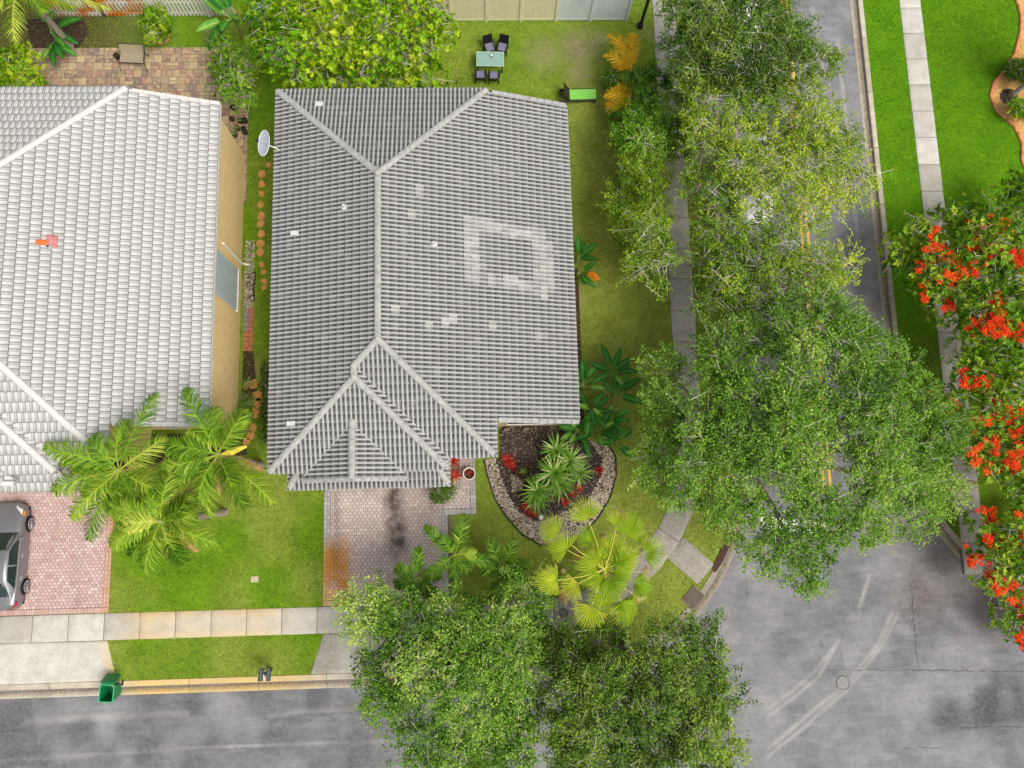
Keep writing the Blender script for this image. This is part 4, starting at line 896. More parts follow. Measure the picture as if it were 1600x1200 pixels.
# ------------------------------------------------------------------ palms and broad-leaved plants
def frond(L, droop, elev, nl=30, ll=.42, lw=.035, seed=0, mat='palm_leaf', tint=.5, hang=.35, tip=.25):
    """a feather frond along +x; leaflets on both sides bend down"""
    rng = np.random.default_rng(seed); t = np.linspace(0, 1, 12)
    def at(t): return np.stack([L * t * math.cos(elev) * (1 - .12 * t * t), 0 * t + .06 * L * np.sin(t * 2 + seed) * t, L * (math.sin(elev) * t - droop * t * t)], -1)
    R = at(t); mb = MB().tube([tuple(p) for p in R], [.026 * (1 - .8 * q) + .004 for q in t], 5)
    V = [np.array(mb.v)]; Fc = []; n0 = len(mb.v); F4 = [f for f in mb.f if len(f) == 4]; tn = [np.full(n0, min(1, tint + .22))]
    tt = np.linspace(.14, .995, nl); base = at(tt); dirn = unit(at(tt + .01) - at(tt - .01))
    for side in (-1, 1):
        sv = unit(np.cross(dirn, np.array([0, 0, 1.0]))) * side
        ln = ll * np.clip(np.sin(np.pi * (.16 + .8 * tt)) ** .7, .2, 1) * rng.uniform(.85, 1.1, nl)
        d1 = unit(sv * (.9 - tip * tt)[:, None] + dirn * (.45 + .6 * tt)[:, None] + np.array([0, 0, .15]) + rng.normal(0, .12, (nl, 3)))
        m = base + d1 * ln[:, None] * .5; d2 = unit(d1 + np.array([0, 0, -1.0]) * (hang * 2 + rng.uniform(-.2, .2, (nl, 1)))); e = m + d2 * ln[:, None] * .55
        wv = unit(dirn * .9 + np.array([0, 0, .35]) + rng.normal(0, .15, (nl, 3))) * lw / 2
        P = np.stack([base - wv, base + wv, m - wv, m + wv, e - wv * .15, e + wv * .15], 1).reshape(-1, 3)
        b = n0; n0 += len(P); V.append(P); o = (b + np.arange(nl) * 6)[:, None]
        F4 += [tuple(r) for r in np.concatenate([o + np.array([[0, 1, 3, 2]]), o + np.array([[2, 3, 5, 4]])])]
        tn.append(np.repeat(np.clip(tint + rng.normal(0, .2, nl), 0, 1), 6))
    return fast_mesh('frond', np.concatenate(V), np.array(F4), MAT[mat], dict(tint=np.concatenate(tn)))
def palm(name, label, base, top, fronds, mat='palm_leaf', ll=.8, lw=.034, tr=(.17, .12), group=None, nl=76, hang=.6, seed=0, cat='palm tree', trunkmat='palm_trunk', dry=0):
    """fronds: (azimuth in degrees, length, rise in degrees, droop, tint)"""
    root = empty(name, (base[0], base[1], 0), 0, label, cat, group); b, t = Vector((*base, 0)), Vector(top)
    pts = [b.lerp(t, q) + Vector((0, 0, 0)) for q in np.linspace(0, 1, 10)]; mb = MB()
    mb.tube([pts[0] - Vector((0, 0, .1))] + pts, [tr[0] * 1.35] + [tr[0] * (1 - q) + tr[1] * q + (.012 if i % 2 else 0) for i, q in enumerate(np.linspace(0, 1, 10))], 10)
    mb.build('trunk', MAT[trunkmat], root, True, True)
    MB().tube([t - Vector((0, 0, .1)), t + Vector((0, 0, .25)), t + Vector((0, 0, .6))], [tr[1] * 1.05, tr[1] * .9, .03], 8).build('crownshaft', MAT['crownshaft'], root, True, True)
    if ll > .7:
        rr_ = random.Random(seed); fronds = list(fronds) + [(rr_.uniform(0, 360), rr_.uniform(2.0, 2.9), rr_.uniform(15, 55), rr_.uniform(.4, .75), rr_.uniform(.3, .7)) for _ in range(3)]
    if ll > .7: fronds += [(rr_.uniform(0, 360), 1.9, -25, .25, .4) for _ in range(3)]
    for i, (az, L, el, dr, tn) in enumerate(fronds):
        o = obj('frond', frond(L, dr, math.radians(el), nl, ll if el > 0 else .4, lw, seed * 50 + i, mat if el > 0 else 'dry_leaf', tn, hang), root, True)
        if el < 0: o['label'] = 'dry brown hanging frond'
        o.matrix_basis = Matrix.Translation(t + Vector((0, 0, .3))) @ Matrix.Rotation(math.radians(az), 4, 'Z')
    return root
MAT['crownshaft'] = plain('palm_crownshaft', (140, 150, 80), 0.7, 0.15, 8)
def az_to(c, u, v, z):
    p = G(u, v, z); return math.degrees(math.atan2(p[1] - c[1], p[0] - c[0])), math.dist(p, c[:2])
def fr(c, lst):
    o = []
    for q in lst:
        u, v = q[:2]; el = q[2] if len(q) > 2 else 32; tn = q[3] if len(q) > 3 else .5
        az, d = az_to(c, u, v, c[2] - .3); o.append((az, d / math.cos(math.radians(el)) * 1.12, el, .55 if el > 25 else .35, tn))
    return o
QP = 'queen palms in front of the white-roofed house'
c = (*G(345, 711, 6.0), 6.0)
palm('queen_palm', 'queen palm with yellow flower stalk closest to the tan side wall', G(408, 727), c, fr(c, [(312, 608, 40, .35), (345, 640, 35, .45), (385, 640, 30, .6), (252, 745, 28, .5), (272, 760, 20, .55), (330, 808, 30, .55), (312, 790, 35, .5), (410, 780, 30, .55), (436, 785, 22, .65), (300, 690, 45, .7), (395, 790, 20, .3), (270, 705, 22, .4)]), group=QP, seed=1)
MB().tube([(c[0] + .1, c[1], 6.2), (c[0] + .5, c[1] + .1, 6.35), (c[0] + 1.0, c[1] + .3, 6.1)], [.05, .16, .05], 8).build('flower_stalk', plain('palm_flower', (214, 196, 74), 0.9, 0.3, 30, bump=.8), bpy.data.objects['queen_palm'], True)
c = (*G(192, 735, 6.0), 6.0)
palm('queen_palm', 'queen palm overhanging the white roof corner and the paver driveway', G(284, 748), c, fr(c, [(80, 690, 30, .5), (85, 760, 28, .5), (110, 720, 22, .35), (130, 815, 35, .6), (160, 845, 25, .35), (262, 620, 40, .3), (272, 690, 30, .75), (278, 785, 30, .6), (222, 785, 30, .35), (205, 660, 40, .5), (150, 690, 35, .4), (180, 800, 20, .3)]), group=QP, seed=2)
c = (*G(256, 814, 6.4), 6.4)
palm('queen_palm', 'queen palm leaning out over the front lawn with its trunk bared', G(352, 800), c, fr(c, [(182, 785, 32, .55), (178, 845, 30, .6), (235, 890, 32, .55), (283, 866, 32, .65), (348, 842, 30, .6), (296, 878, 22, .15), (308, 778, 32, .5), (205, 815, 40, .95), (240, 775, 35, .45), (218, 870, 22, .3), (290, 790, 25, .4)]), group=QP, seed=3)
FP = 'small foxtail palms between the driveway and the fan palm'
for i, (u, v, z, bu, tips, lab) in enumerate((
    (711, 866, 3.2, 0, [(662, 824), (727, 803), (768, 880), (660, 900), (710, 905), (742, 862, 50, .9), (735, 890), (690, 840, 50)], 'bushy foxtail palm beside the grey edging pavers of the driveway'),
    (653, 902, 3.0, 0, [(652, 855), (620, 886), (692, 938), (640, 935), (672, 930), (690, 895), (620, 915)], 'bushy foxtail palm overhanging the lower end of the paver driveway'),
    (784, 886, 3.0, 0, [(762, 845), (802, 842), (826, 880), (815, 910), (770, 920), (752, 890), (800, 915)], 'bushy foxtail palm in the lawn next to the gravel bed'))):
    c = (*G(u, v, z), z)
    palm('foxtail_palm', lab, (c[0], c[1]), c, fr(c, [(*t[:2], t[2] if len(t) > 2 else 30, t[3] if len(t) > 3 else .5) for t in tips]), 'dark_palm_leaf', .4, .05, (.1, .07), FP, 80, .1, 10 + i)
# palm over the patio corner, with feathery golden fronds
c = (*G(38, -12, 4.2), 4.2)
palm('coconut_palm', 'palm with large yellow-green fronds over the dark soil by the patio', (c[0], c[1]), c, fr(c, [(30, 78, 30, .75), (-20, 60, 30, .7), (0, 30, 25, .6), (125, 22, 32, .6), (178, 28, 30, .75), (80, 40, 40, .55), (-10, -60, 30, .5), (90, -60, 30, .5)]), 'palm_leaf', .75, .05, (.16, .12), None, 40, .2, 20)
c = (*G(930, -55, 3.2), 3.2)
palm('fence_palm', 'palm behind the cream fence with a dry orange frond hanging over', (c[0], c[1]), c, [(-95, 1.6, 10, .6, .35), (-70, 1.5, 15, .7, .3), (40, 1.6, 30, .5, .4), (150, 1.6, 30, .5, .3), (100, 1.5, 35, .5, .4)], 'dry_leaf', .45, .05, (.12, .09), None, 26, .4, 21)
# golden areca palms by the hedge
AP = 'golden palms under the hedge trees'
for i, (u, v, tips, m, lab) in enumerate((
    (985, 118, [(948, 68), (968, 74), (945, 95), (985, 66), (958, 112)], 'gold_leaf', 'golden-yellow palm clump at the foot of the round hedge tree'),
    (990, 150, [(968, 125), (1000, 118), (965, 145), (1010, 130)], 'dark_palm_leaf', 'dark green palm clump between the two golden palms'),
    (985, 168, [(942, 160), (944, 178), (960, 146)], 'gold_leaf', 'small orange-yellow palm next to the green chaise lounge'),
    (985, 178, [(948, 192), (958, 208), (972, 190)], 'dark_palm_leaf', 'young green palm below the orange-yellow palm'))):
    c = (*G(u, v, .9), .9)
    palm('areca_palm', lab, (c[0], c[1]), c, fr(c, [(*t, 38, .5) for t in tips]), m, .55, .05, (.05, .04), AP, 34, .15, 30 + i)

# fan palm: every leaf is stalk and pleated fan
def fan_leaf(st, r, mat, seed, tint, fold=.25, tilt=.3, span=250):
    rng = np.random.default_rng(seed); mb = MB().tube([(0, 0, 0), (st * .5, 0, .1 * st), (st, 0, .06 * st)], [.028, .02, .016], 5)
    V = list(mb.v); F4 = [f for f in mb.f if len(f) == 4]; tn = [min(1, tint + .3)] * len(V); n = 26; hub = np.array([st, 0, .06 * st])
    for i in range(n):
        a = math.radians(-span / 2 + span * (i + .5) / n); da = math.radians(span / n) * .5; ln = r * (.72 + .28 * math.cos(a * .62)) * rng.uniform(.92, 1.06)
        def pt(ang, rr, dz=0): return hub + np.array([rr * math.cos(ang), rr * math.sin(ang) * (1 - fold * .3), abs(math.sin(ang)) * rr * fold - tilt * rr * rr / r * .55 + dz])
        b = len(V); k = .03 * r * (1 if i % 2 else -1)
        V += [tuple(pt(a, .03)), tuple(pt(a - da, ln * .42, k)), tuple(pt(a + da, ln * .42, -k)), tuple(pt(a - da * .42, ln * .8, -tilt * ln * .16)), tuple(pt(a + da * .42, ln * .8, -tilt * ln * .16)), tuple(pt(a + rng.normal(0, .05), ln, -tilt * ln * rng.uniform(.3, .8)))]
        F4 += [(b, b + 1, b + 2, b), (b + 1, b + 3, b + 4, b + 2), (b + 3, b + 5, b + 4, b + 3)]; tn += list(np.clip(np.array([tint + .1, tint, tint, tint + .05, tint + .05, tint + .3]) + rng.normal(0, .08), 0, 1))
    me = bpy.data.meshes.new('leaf'); me.from_pydata(V, [], [tuple(dict.fromkeys(f)) for f in F4]); me.materials.append(MAT[mat])
    a = me.attributes.new('tint', 'FLOAT', 'POINT'); a.data.foreach_set('value', np.array(tn, np.float32)); return me
z0 = 5.6; c = np.array([*G(944, 888, z0), z0]); fb = G(928, 880)
fpr = empty('fan_palm', (*fb, 0), 0, 'tall fan palm with bright pleated leaves and dry hanging ones', 'palm tree')
MB().tube([(*fb, -.1), (fb[0], fb[1], .4), (c[0] * .6 + fb[0] * .4, c[1] * .6 + fb[1] * .4, 3), tuple(c)], [.26, .19, .16, .15], 10).build('trunk', MAT['palm_trunk'], fpr, True, True)
for i, (u, v, dry, sz) in enumerate(((908, 795, 0, .62), (856, 822, 0, .55), (868, 848, 0, .58), (850, 905, 0, .6), (915, 960, 0, .6), (974, 955, 0, .62), (1000, 915, 0, .62), (1018, 858, 0, .6), (983, 820, 0, .62), (962, 805, 0, .4), (912, 832, 0, .5), (885, 918, 0, .5), (940, 945, 0, .55), (980, 868, 0, .55), (955, 842, 0, .5), (918, 880, 0, .55), (958, 915, 0, .5), (925, 860, 0, .45), (935, 905, 0, .5), (930, 875, 0, .5), (950, 880, 0, .5), (940, 860, 0, .5), (965, 895, 0, .5), (925, 900, 0, .5), (950, 925, 0, .55), (975, 885, 0, .55), (905, 890, 0, .5),
                                     (970, 795, 1, .4), (1018, 842, 1, .42), (1020, 898, 1, .45), (872, 938, 1, .45), (945, 985, 1, .42), (890, 866, 1, .4), (935, 825, 1, .4), (1005, 940, 1, .35), (958, 962, 1, .4))):
    az, d = az_to(c, u, v, z0 - (1.2 if dry else .2)); near = d < 1.2
    o = obj('leaf', fan_leaf(max(.35, d - .4), sz * 1.6, 'dry_leaf' if dry else 'fan_leaf', 70 + i, RND.uniform(.35, .75), .6 if dry else .3, .9 if dry else .45, 120 if dry else RND.choice((150, 170, 190))), fpr, True)
    if dry: o['label'] = 'dry brown hanging leaf'
    o.matrix_basis = Matrix.Translation(c + np.array([0, 0, -.1 if dry else RND.uniform(0, .35)])) @ Matrix.Rotation(math.radians(az), 4, 'Z') @ Matrix.Rotation((.35 if dry else (-.12 if not near else -.35)) + RND.uniform(-.12, .12), 4, 'Y') @ Matrix.Rotation(RND.uniform(-.6, .6), 4, 'X')

# banana-like clumps
def broad(L, wd, bend, seed, tint, st=.35):
    rng = np.random.default_rng(seed); n = 9; V = []; F4 = []; tn = []
    def cen(t): s = st + L * t; return np.array([s * (1 - .18 * bend * t), 0, .55 * s * (1 - bend * .9 * t) + .0])
    for i in range(n + 1):
        t = i / n; p = cen(t); w_ = wd * (math.sin(math.pi * min(1, .1 + .9 * t ** .8)) ** .65) * .5 + .004
        for k, (yy_, zz_, tt) in enumerate(((-1, .14, 0), (-.5, .09, 0), (-.04, 0, 0), (.04, 0, 0), (.5, .09, 0), (1, .14, 0))):
            V.append((p[0] - (.06 if abs(yy_) == 1 and i % 3 == 1 else 0), yy_ * w_, p[2] + zz_ * w_ * 2)); tn.append(tint + (.28 if abs(yy_) < .1 else 0) + rng.normal(0, .04))
    for i in range(n):
        for k in range(5): F4.append((i * 6 + k, i * 6 + k + 1, (i + 1) * 6 + k + 1, (i + 1) * 6 + k))
    mb = MB().tube([(0, 0, 0), tuple(cen(0) * .5), tuple(cen(0) + np.array([.02, 0, 0]))], [.03, .022, .014], 5)
    b = len(V); V += mb.v; F4 += [tuple(b + q for q in f) for f in mb.f if len(f) == 4]; tn += [min(1, tint + .4)] * len(mb.v)
    return fast_mesh('leaf', V, np.array(F4), MAT['broad_leaf'], dict(tint=np.clip(tn, 0, 1)), True)
BL = [broad(L, wd, b, 90 + i, tn) for i, (L, wd, b, tn) in enumerate(((.9, .3, .6, .3), (1.05, .32, .75, .35), (.75, .3, .5, .5), (1.15, .28, .9, .25), (.7, .26, .4, .7), (.95, .34, 1.0, .4)))]
def broad_plant(name, label, u, v, leaves, h=0.0, group=None, sc=1.0, cat='plant', seed=0):
    rng = random.Random(seed); x, y = G(u, v, h + .3); root = empty(name, (x, y, 0), 0, label, cat, group)
    if h > .15: MB().tube([(0, 0, -.05), (0, 0, h)], [.09, .06], 8).build('stem', MAT['crownshaft'], root)
    for i, az in enumerate(leaves):
        o = obj('leaf', BL[rng.randrange(6)], root); s = sc * rng.uniform(.85, 1.15)
        o.matrix_basis = Matrix.Translation((rng.uniform(-.05, .05), rng.uniform(-.05, .05), h * rng.uniform(.7, 1))) @ Matrix.Rotation(math.radians(az + rng.uniform(-12, 12)), 4, 'Z') @ Matrix.Rotation(-rng.uniform(-.15, .55), 4, 'Y') @ Matrix.Scale(s, 4)
    return root
BP = 'broad-leaved plants round the corner of the grey house'
for i, (u, v, lv, h, lab) in enumerate(((912, 600, [95, 60, 120, 20, 80, 150, -20, 200], .9, 'broad-leaved plant rising against the grey roof edge'), (957, 580, [150, 70, 40, 20, 170, 100, 200, -10, -60], .8, 'broad-leaved plant on the lawn with withered centre leaves'), (962, 615, [80, 60, 100, 40, 120, -30], .5, 'upright broad-leaved plant with narrow leaves beside the lawn'),
                                        (925, 640, [-60, -20, -100, 30, 170, 120, 60], .7, 'broad-leaved plant with a yellowing leaf at the roof corner'), (950, 655, [-30, 30, -60, -90, 80, 150, 0], .5, 'broad-leaved plant with long dark leaves pointing at the oak'), (935, 672, [20, 60, -20, 170, 120, -80, 210], .4, 'broad-leaved plant just above the gravel border'),
                                        (905, 672, [200, 160, 230, 130, -60, 60], .4, 'broad-leaved plant tucked against the cream front wall'), (965, 690, [-40, 160, -60, 190, 40], .3, 'broad-leaved plant at the lawn end of the gravel border'))):
    broad_plant('broad_leaved_plant', lab, u, v, lv, h, BP, 1.0, seed=i)
broad_plant('broad_leaved_plant', 'lone broad-leaved plant by the right eave of the grey roof', 905, 400, [80, 40, 20, -10, 110, 60], .7, None, .95, seed=21)
ol = broad_plant('broad_leaved_plant', 'small broad-leaved plant with one orange withering leaf', 905, 424, [-70, -80, -40, 20], .5, None, .85, seed=22)
o = obj('leaf', broad(.7, .42, .6, 300, .5), ol); o.data.materials.clear(); o.data.materials.append(MAT['rust_leaf'] if 'rust_leaf' in MAT else leafmat('rust_leaf', [(120, 50, 10), (190, 96, 20), (220, 140, 30), (200, 120, 40), (214, 160, 60)])); o['label'] = 'withering orange leaf'
o.matrix_basis = Matrix.Translation((.1, 0, .3)) @ Matrix.Rotation(math.radians(-20), 4, 'Z')
broad_plant('banana_plant', 'banana plant with split leaves beside the white picket fence', 362, 22, [200, 230, 150, 260, 300, 30, 340, 170, 120], 1.6, None, 1.7, seed=30)
for i, (u, v, lv, lab) in enumerate(((75, 45, [-30, -55, 20, 60, 100], 'dark broad-leaved plant half under the yellow-green palm'), (78, 62, [-90, -70, -50, -110, -20], 'dark broad-leaved plant at the edge of the patio'))): broad_plant('broad_leaved_plant', lab, u, v, lv, .5, None, 1.25, seed=40 + i)
# rosettes
def blade(L, wd, seed, mat, tint):
    rng = np.random.default_rng(seed); V = []; tn = []; n = 4
    for i in range(n + 1):
        t = i / n; w_ = wd * .5 * (1 - t ** 2.2) * (.6 + .4 * min(1, t * 4)); z = L * (.06 * t - .22 * t * t)
        V += [(L * t, -w_, z + .4 * w_), (L * t, 0, z), (L * t, w_, z + .4 * w_)]; tn += [tint + rng.normal(0, .05)] * 3
    F4 = [(i * 3 + k, i * 3 + k + 1, i * 3 + k + 4, i * 3 + k + 3) for i in range(n) for k in range(2)]
    return fast_mesh('leaf', V, F4, MAT[mat], dict(tint=np.clip(tn, 0, 1)), True)
YB = [blade(.62, .06, i, 'yucca_leaf', .4 + .12 * i) for i in range(5)]; RBL = [blade(.34, .06, 9 + i, 'red_leaf', .2 + .16 * i) for i in range(5)]
def rosette(name, label, u, v, h, n, blades, group, sc, cat, seed, lo=5, hi=75):
    rng = random.Random(seed); x, y = G(u, v, h); root = empty(name, (x, y, 0), 0, label, cat, group)
    if h > .2: MB().tube([(0, 0, -.05), (0, 0, h)], [.07, .06], 8).build('stem', MAT['palm_trunk'], root)
    for i in range(n):
        el = math.radians(lo + (hi - lo) * (i / n) ** 1.4); o = obj('leaf', blades[rng.randrange(len(blades))], root)
        o.matrix_basis = Matrix.Translation((0, 0, h)) @ Matrix.Rotation(i * 2.39996 + rng.uniform(-.15, .15), 4, 'Z') @ Matrix.Rotation(-el, 4, 'Y') @ Matrix.Scale(sc * rng.uniform(.85, 1.1), 4)
YG = 'spiky rosette plants in the gravel bed'
for i, (u, v, h, s, lab) in enumerate(((869, 703, 1.1, 1.05, 'spiky green rosette closest to the house front wall'), (890, 720, 1.2, 1.1, 'spiky green rosette between the broad leaves and the tallest rosettes'), (866, 739, 1.3, 1.2, 'large spiky green rosette in the middle of the gravel bed'), (874, 757, .8, 1.05, 'dark spiky rosette overlapped by the large middle one'), (839, 766, 1.0, 1.1, 'spiky green rosette over the dark mulch beside the red plants'), (839, 782, .7, .95, 'small spiky rosette beside crimson leaves and a white stone'), (904, 738, .8, .95, 'darker spiky rosette facing the curved gravel border'))):
    rosette('yucca', lab, u, v, h, 42, YB, YG, s * 1.35, 'plant', i)
for i, (u, v, n, s, lab) in enumerate(((793, 718, 30, 1.1, 'spreading crimson bromeliad beside the walkway end of the gravel'), (800, 728, 20, .9, 'crimson bromeliad next to the dark basket planter'), (822, 792, 20, 1, 'crimson bromeliad half under the small spiky rosette'), (832, 803, 20, 1, 'deep pink bromeliad beside a white stone'), (936, 735, 18, .9, 'dark red bromeliad in the curve of the gravel border'), (905, 762, 16, .9, 'orange-red bromeliad by the darker spiky rosette'), (882, 784, 18, .9, 'red bromeliad under the bright fan leaf'), (895, 772, 14, .8, 'orange bromeliad in the narrow part of the gravel'), (708, 722, 26, 1.1, 'dark red bushy plant by the garage corner'), (712, 742, 26, 1.1, 'rust red bushy plant beside the round pot'), (930, 862, 12, .8, 'orange bromeliad at the foot of the fan palm'))):
    rosette('bromeliad', lab, u, v, .12, n, RBL, 'red bromeliads', s, 'plant', 60 + i, 15, 65)
# clipped shrubs and low hedges
def shrub(label, px, zl, mat, leaf, seed, rad=.32, sp=.26, tint=(.5, .15), name='shrub', tw=300):
    lb = lobes_in(px, zl[0], zl[1], sp, rad, np.random.default_rng(seed), (), .5); A = np.array(lb); b = A[:, :2].mean(0)
    return tree(name, label, (b[0], b[1]), lb, mat, leaf, tw, 8, seed, tint, whorl=False, trunk_r=.03, fork=.15, cat='shrub', up=.6)
shrub('square clipped green shrub at the garage end of the driveway', [(676, 758), (708, 758), (708, 784), (676, 784)], (.35, .6), 'hedge_leaf', (.07, .045), 51)
shrub('low green hedge tucked under the front eave by the lawn', [(470, 752), (508, 752), (506, 768), (470, 768)], (.25, .5), 'hedge_leaf', (.07, .045), 52)
shrub('dense round bush behind the terracotta edging', [(1580, 95), (1640, 88), (1640, 128), (1585, 122)], (.5, .9), 'hedge_leaf', (.1, .05), 53, .4, .34)
shrub('small yellow-green bush in the tan gravel', [(1585, 160), (1625, 155), (1625, 182), (1590, 180)], (.4, .7), 'mango_leaf', (.1, .05), 54, .36, .3)
shrub('dark green bush beside the golden palms and the lawn', [(948, 112), (968, 108), (972, 140), (955, 150), (946, 135)], (.5, .9), 'shrub_leaf', (.1, .05), 55, .4, .32, (.35, .15))
shrub('ground cover creeping along the grey house by the stepping stones', [(410, 570), (420, 570), (420, 690), (410, 690)], (.12, .25), 'hedge_leaf', (.07, .045), 56, .25, .2, (.35, .15))
shrub('flowering weeds between the tan wall and the flagstones', [(382, 590), (396, 600), (396, 650), (378, 700), (372, 690)], (.15, .3), 'shrub_leaf', (.08, .04), 57, .25, .24, (.5, .2), tw=140)
# ------------------------------------------------------------------ gravel bed, stones, edging
def pebbles(name, pts, rmin, rmax, mat, z, parent=None, seed=0):
    rng = np.random.default_rng(seed); n = len(pts); r = rng.uniform(rmin, rmax, n)
    o = np.array([[1, 0, 0], [0, 1, 0], [-1, 0, 0], [0, -1, 0], [0, 0, .75], [0, 0, -.5]]); Fo = np.array([[0, 1, 4], [1, 2, 4], [2, 3, 4], [3, 0, 4]])
    a = rng.random(n) * 6.3; ca, sa = np.cos(a), np.sin(a); sc = rng.uniform(.6, 1.2, (n, 3))
    P = o[None] * sc[:, None] * r[:, None, None]
    V = np.stack([P[..., 0] * ca[:, None] - P[..., 1] * sa[:, None] + pts[:, :1], P[..., 0] * sa[:, None] + P[..., 1] * ca[:, None] + pts[:, 1:2], P[..., 2] + z + rng.uniform(0, .02, (n, 1))], -1).reshape(-1, 3)
    Fc = (np.arange(n) * 6)[:, None, None] + Fo[None]
    return tag(obj(name, fast_mesh(name, V, Fc.reshape(-1, 3), mat), parent), kind='stuff')
def mk_gravel(name, cols):
    k = NT(name, .85, .2); cr = k.n.new('ShaderNodeValToRGB'); e = cr.color_ramp.elements
    while len(e) < len(cols): e.new(.5)
    for i, c in enumerate(cols): e[i].position = i / (len(cols) - 1); e[i].color = lin(c)
    k.l.new(k.island(), cr.inputs[0]); k.color(cr.outputs[0]); MAT[name] = k.m
mk_gravel('gravel', [(84, 74, 66), (160, 146, 128), (196, 184, 164), (128, 110, 94), (220, 212, 198)])
mk_gravel('tan_gravel', [(170, 128, 70), (216, 176, 106), (232, 200, 140), (190, 140, 80), (240, 216, 170)])
mk_gravel('mulch_chip', [(30, 26, 24), (70, 60, 52), (120, 106, 92), (46, 40, 36), (166, 150, 134)])
outer = GP([(757, 718), (764, 748), (774, 778), (792, 806), (816, 832), (846, 850), (880, 846), (912, 830), (935, 805), (952, 775), (961, 742), (960, 715), (952, 700), (938, 692), (905, 685), (890, 664), (780, 664), (780, 716)])
inner = GP([(776, 722), (784, 750), (796, 778), (812, 800), (838, 815), (870, 806), (908, 796), (926, 770), (940, 742), (940, 715), (920, 686), (890, 664), (781, 664)])
gbed = tag(MB().add([(x, y, .014) for x, y in outer], [tuple(range(len(outer)))]).build('planting_bed', MAT['mulch']), kind='structure')
A = np.array(outer); P = A.min(0) + RNG.random((30000, 2)) * (A.max(0) - A.min(0)); P = P[inpoly(P, outer)]; ii = inpoly(P, inner)
lobes_light = inpoly(P, GP([(845, 815), (905, 790), (900, 835), (850, 850)])) | inpoly(P, GP([(798, 742), (822, 745), (815, 765), (800, 768)]))
gr = P[(~ii) | lobes_light]; pebbles('gravel', gr[:5200], .022, .05, MAT['gravel'], .02, gbed, 1); pebbles('mulch_chips', P[ii][:3600], .02, .05, MAT['mulch_chip'], .018, gbed, 2)
edg = GP([(756, 718), (763, 748), (773, 779), (791, 808), (815, 835), (846, 853)]); edg2 = GP([(913, 833), (936, 807), (954, 776), (963, 742), (962, 714), (953, 698)])
for e_ in (edg, edg2):
    MB().tube([(x, y, .03) for x, y in densify(e_, .3)], .035, 6).build('bed_edging', MAT['dark_metal'], gbed)
# soil strips along the walls and in the back corner
for nm, px in (('soil_strip', [(897, 420), (903, 420), (913, 660), (900, 660)]), ('fence_bed', [(40, 30), (130, 28), (140, 50), (120, 80), (50, 82)]), ('wall_bed', [(386, 425), (400, 425), (398, 470), (384, 470)]), ('entry_bed', [(175, 680), (385, 676), (385, 712), (330, 730), (175, 735)]), ('wall_soil', [(380, 548), (396, 548), (402, 610), (378, 620)])):
    p = GP(px); tag(MB().add([(x, y, .012) for x, y in p], [tuple(range(len(p)))]).build(nm, MAT['soil']), kind='structure')
A = np.array(GP([(384, 360), (400, 470)])); P = np.stack([RNG.uniform(-11.2, -10.75, 500), RNG.uniform(10.3, 13.6, 500)], 1); pebbles('wall_gravel', P, .02, .06, MAT['gravel'], .012, None, 3)
P = np.stack([RNG.uniform(4.0, 4.4, 300), RNG.uniform(4.5, 12, 300)], 1); pebbles('litter', P, .02, .04, MAT['mulch_chip'], .012, None, 4)
# fallen petals and leaf litter on the road and pavement
cl = np.array([G(u, v, -.11) for u, v in ((1490, 880), (1440, 920), (1540, 940), (1370, 470), (1420, 960), (1500, 990), (1340, 940), (1385, 400), (1450, 850))])
n = 260; pi_ = RNG.integers(0, len(cl), n); pp = cl[pi_] + RNG.normal(0, 1.2, (n, 2)); pp = pp[~(inpoly(pp, deepA) | inpoly(pp, deepB))]
n = len(pp); dv = unit(np.c_[RNG.normal(0, 1, (n, 2)), np.zeros(n)]); nn = np.tile(np.array([0, 0, 1.0]), (n, 1))
tag(obj('fallen_petals', leaf_mesh('fallen_petals', np.c_[pp, np.full(n, -.1)], dv, nn, RNG.uniform(.035, .07, n), RNG.uniform(.025, .045, n), RNG.uniform(0, 1, n), 'petal')), kind='stuff')
# terracotta-edged bed on the east side
ep = GP([(1585, -20), (1588, 0), (1595, 25), (1594, 50), (1585, 85), (1567, 115), (1552, 130), (1547, 150), (1556, 172), (1585, 198), (1597, 225), (1596, 250), (1606, 275)])
eb = tag(MB().add([(x, y, .014) for x, y in ep] + [(34, ep[-1][1], .014), (34, ep[0][1], .014)], [tuple(range(len(ep) + 2))]).build('east_bed', MAT['tan_soil'] if 'tan_soil' in MAT else plain('tan_soil', (196, 150, 88), .95, .3, 12)), kind='structure')
MAT['terracotta'] = plain('terracotta_edging', (206, 132, 92), .8, .12, 7)
dd_ = densify(ep, .35)
for i in range(0, len(dd_) - 1, 3):
    sg = dd_[i:i + 4]
    if len(sg) > 1: MB().tube([(x, y, .03) for x, y in sg], .085, 8).build('edging_length', MAT['terracotta'], eb, smooth=True)
P = np.stack([RNG.uniform(23.5, 29, 9000), RNG.uniform(16, 27, 9000)], 1); P = P[inpoly(P, ep + [(34, ep[-1][1]), (34, ep[0][1])])]; pebbles('tan_gravel', P[:3500], .025, .05, MAT['tan_gravel'], .015, eb, 5)
bx, by = G(1576, 152)
rt = empty('bare_trunk_tree', (bx, by, 0), 0, 'tree with smooth grey trunk in a ring of dark mulch', 'tree')
MB().tube([(bx, by, -.05), (bx + .1, by + .05, .4), (bx + .6, by + .2, 3.2), (bx + .8, by + .3, 4.4)], [.2, .13, .1, .06], 10).build('trunk', MAT['palm_trunk'], rt, True, True)
MB().lathe([(.5, .014), (.4, .05), (.15, .09)], 16, (bx, by)).build('mulch_ring', MAT['mulch'], rt, True)
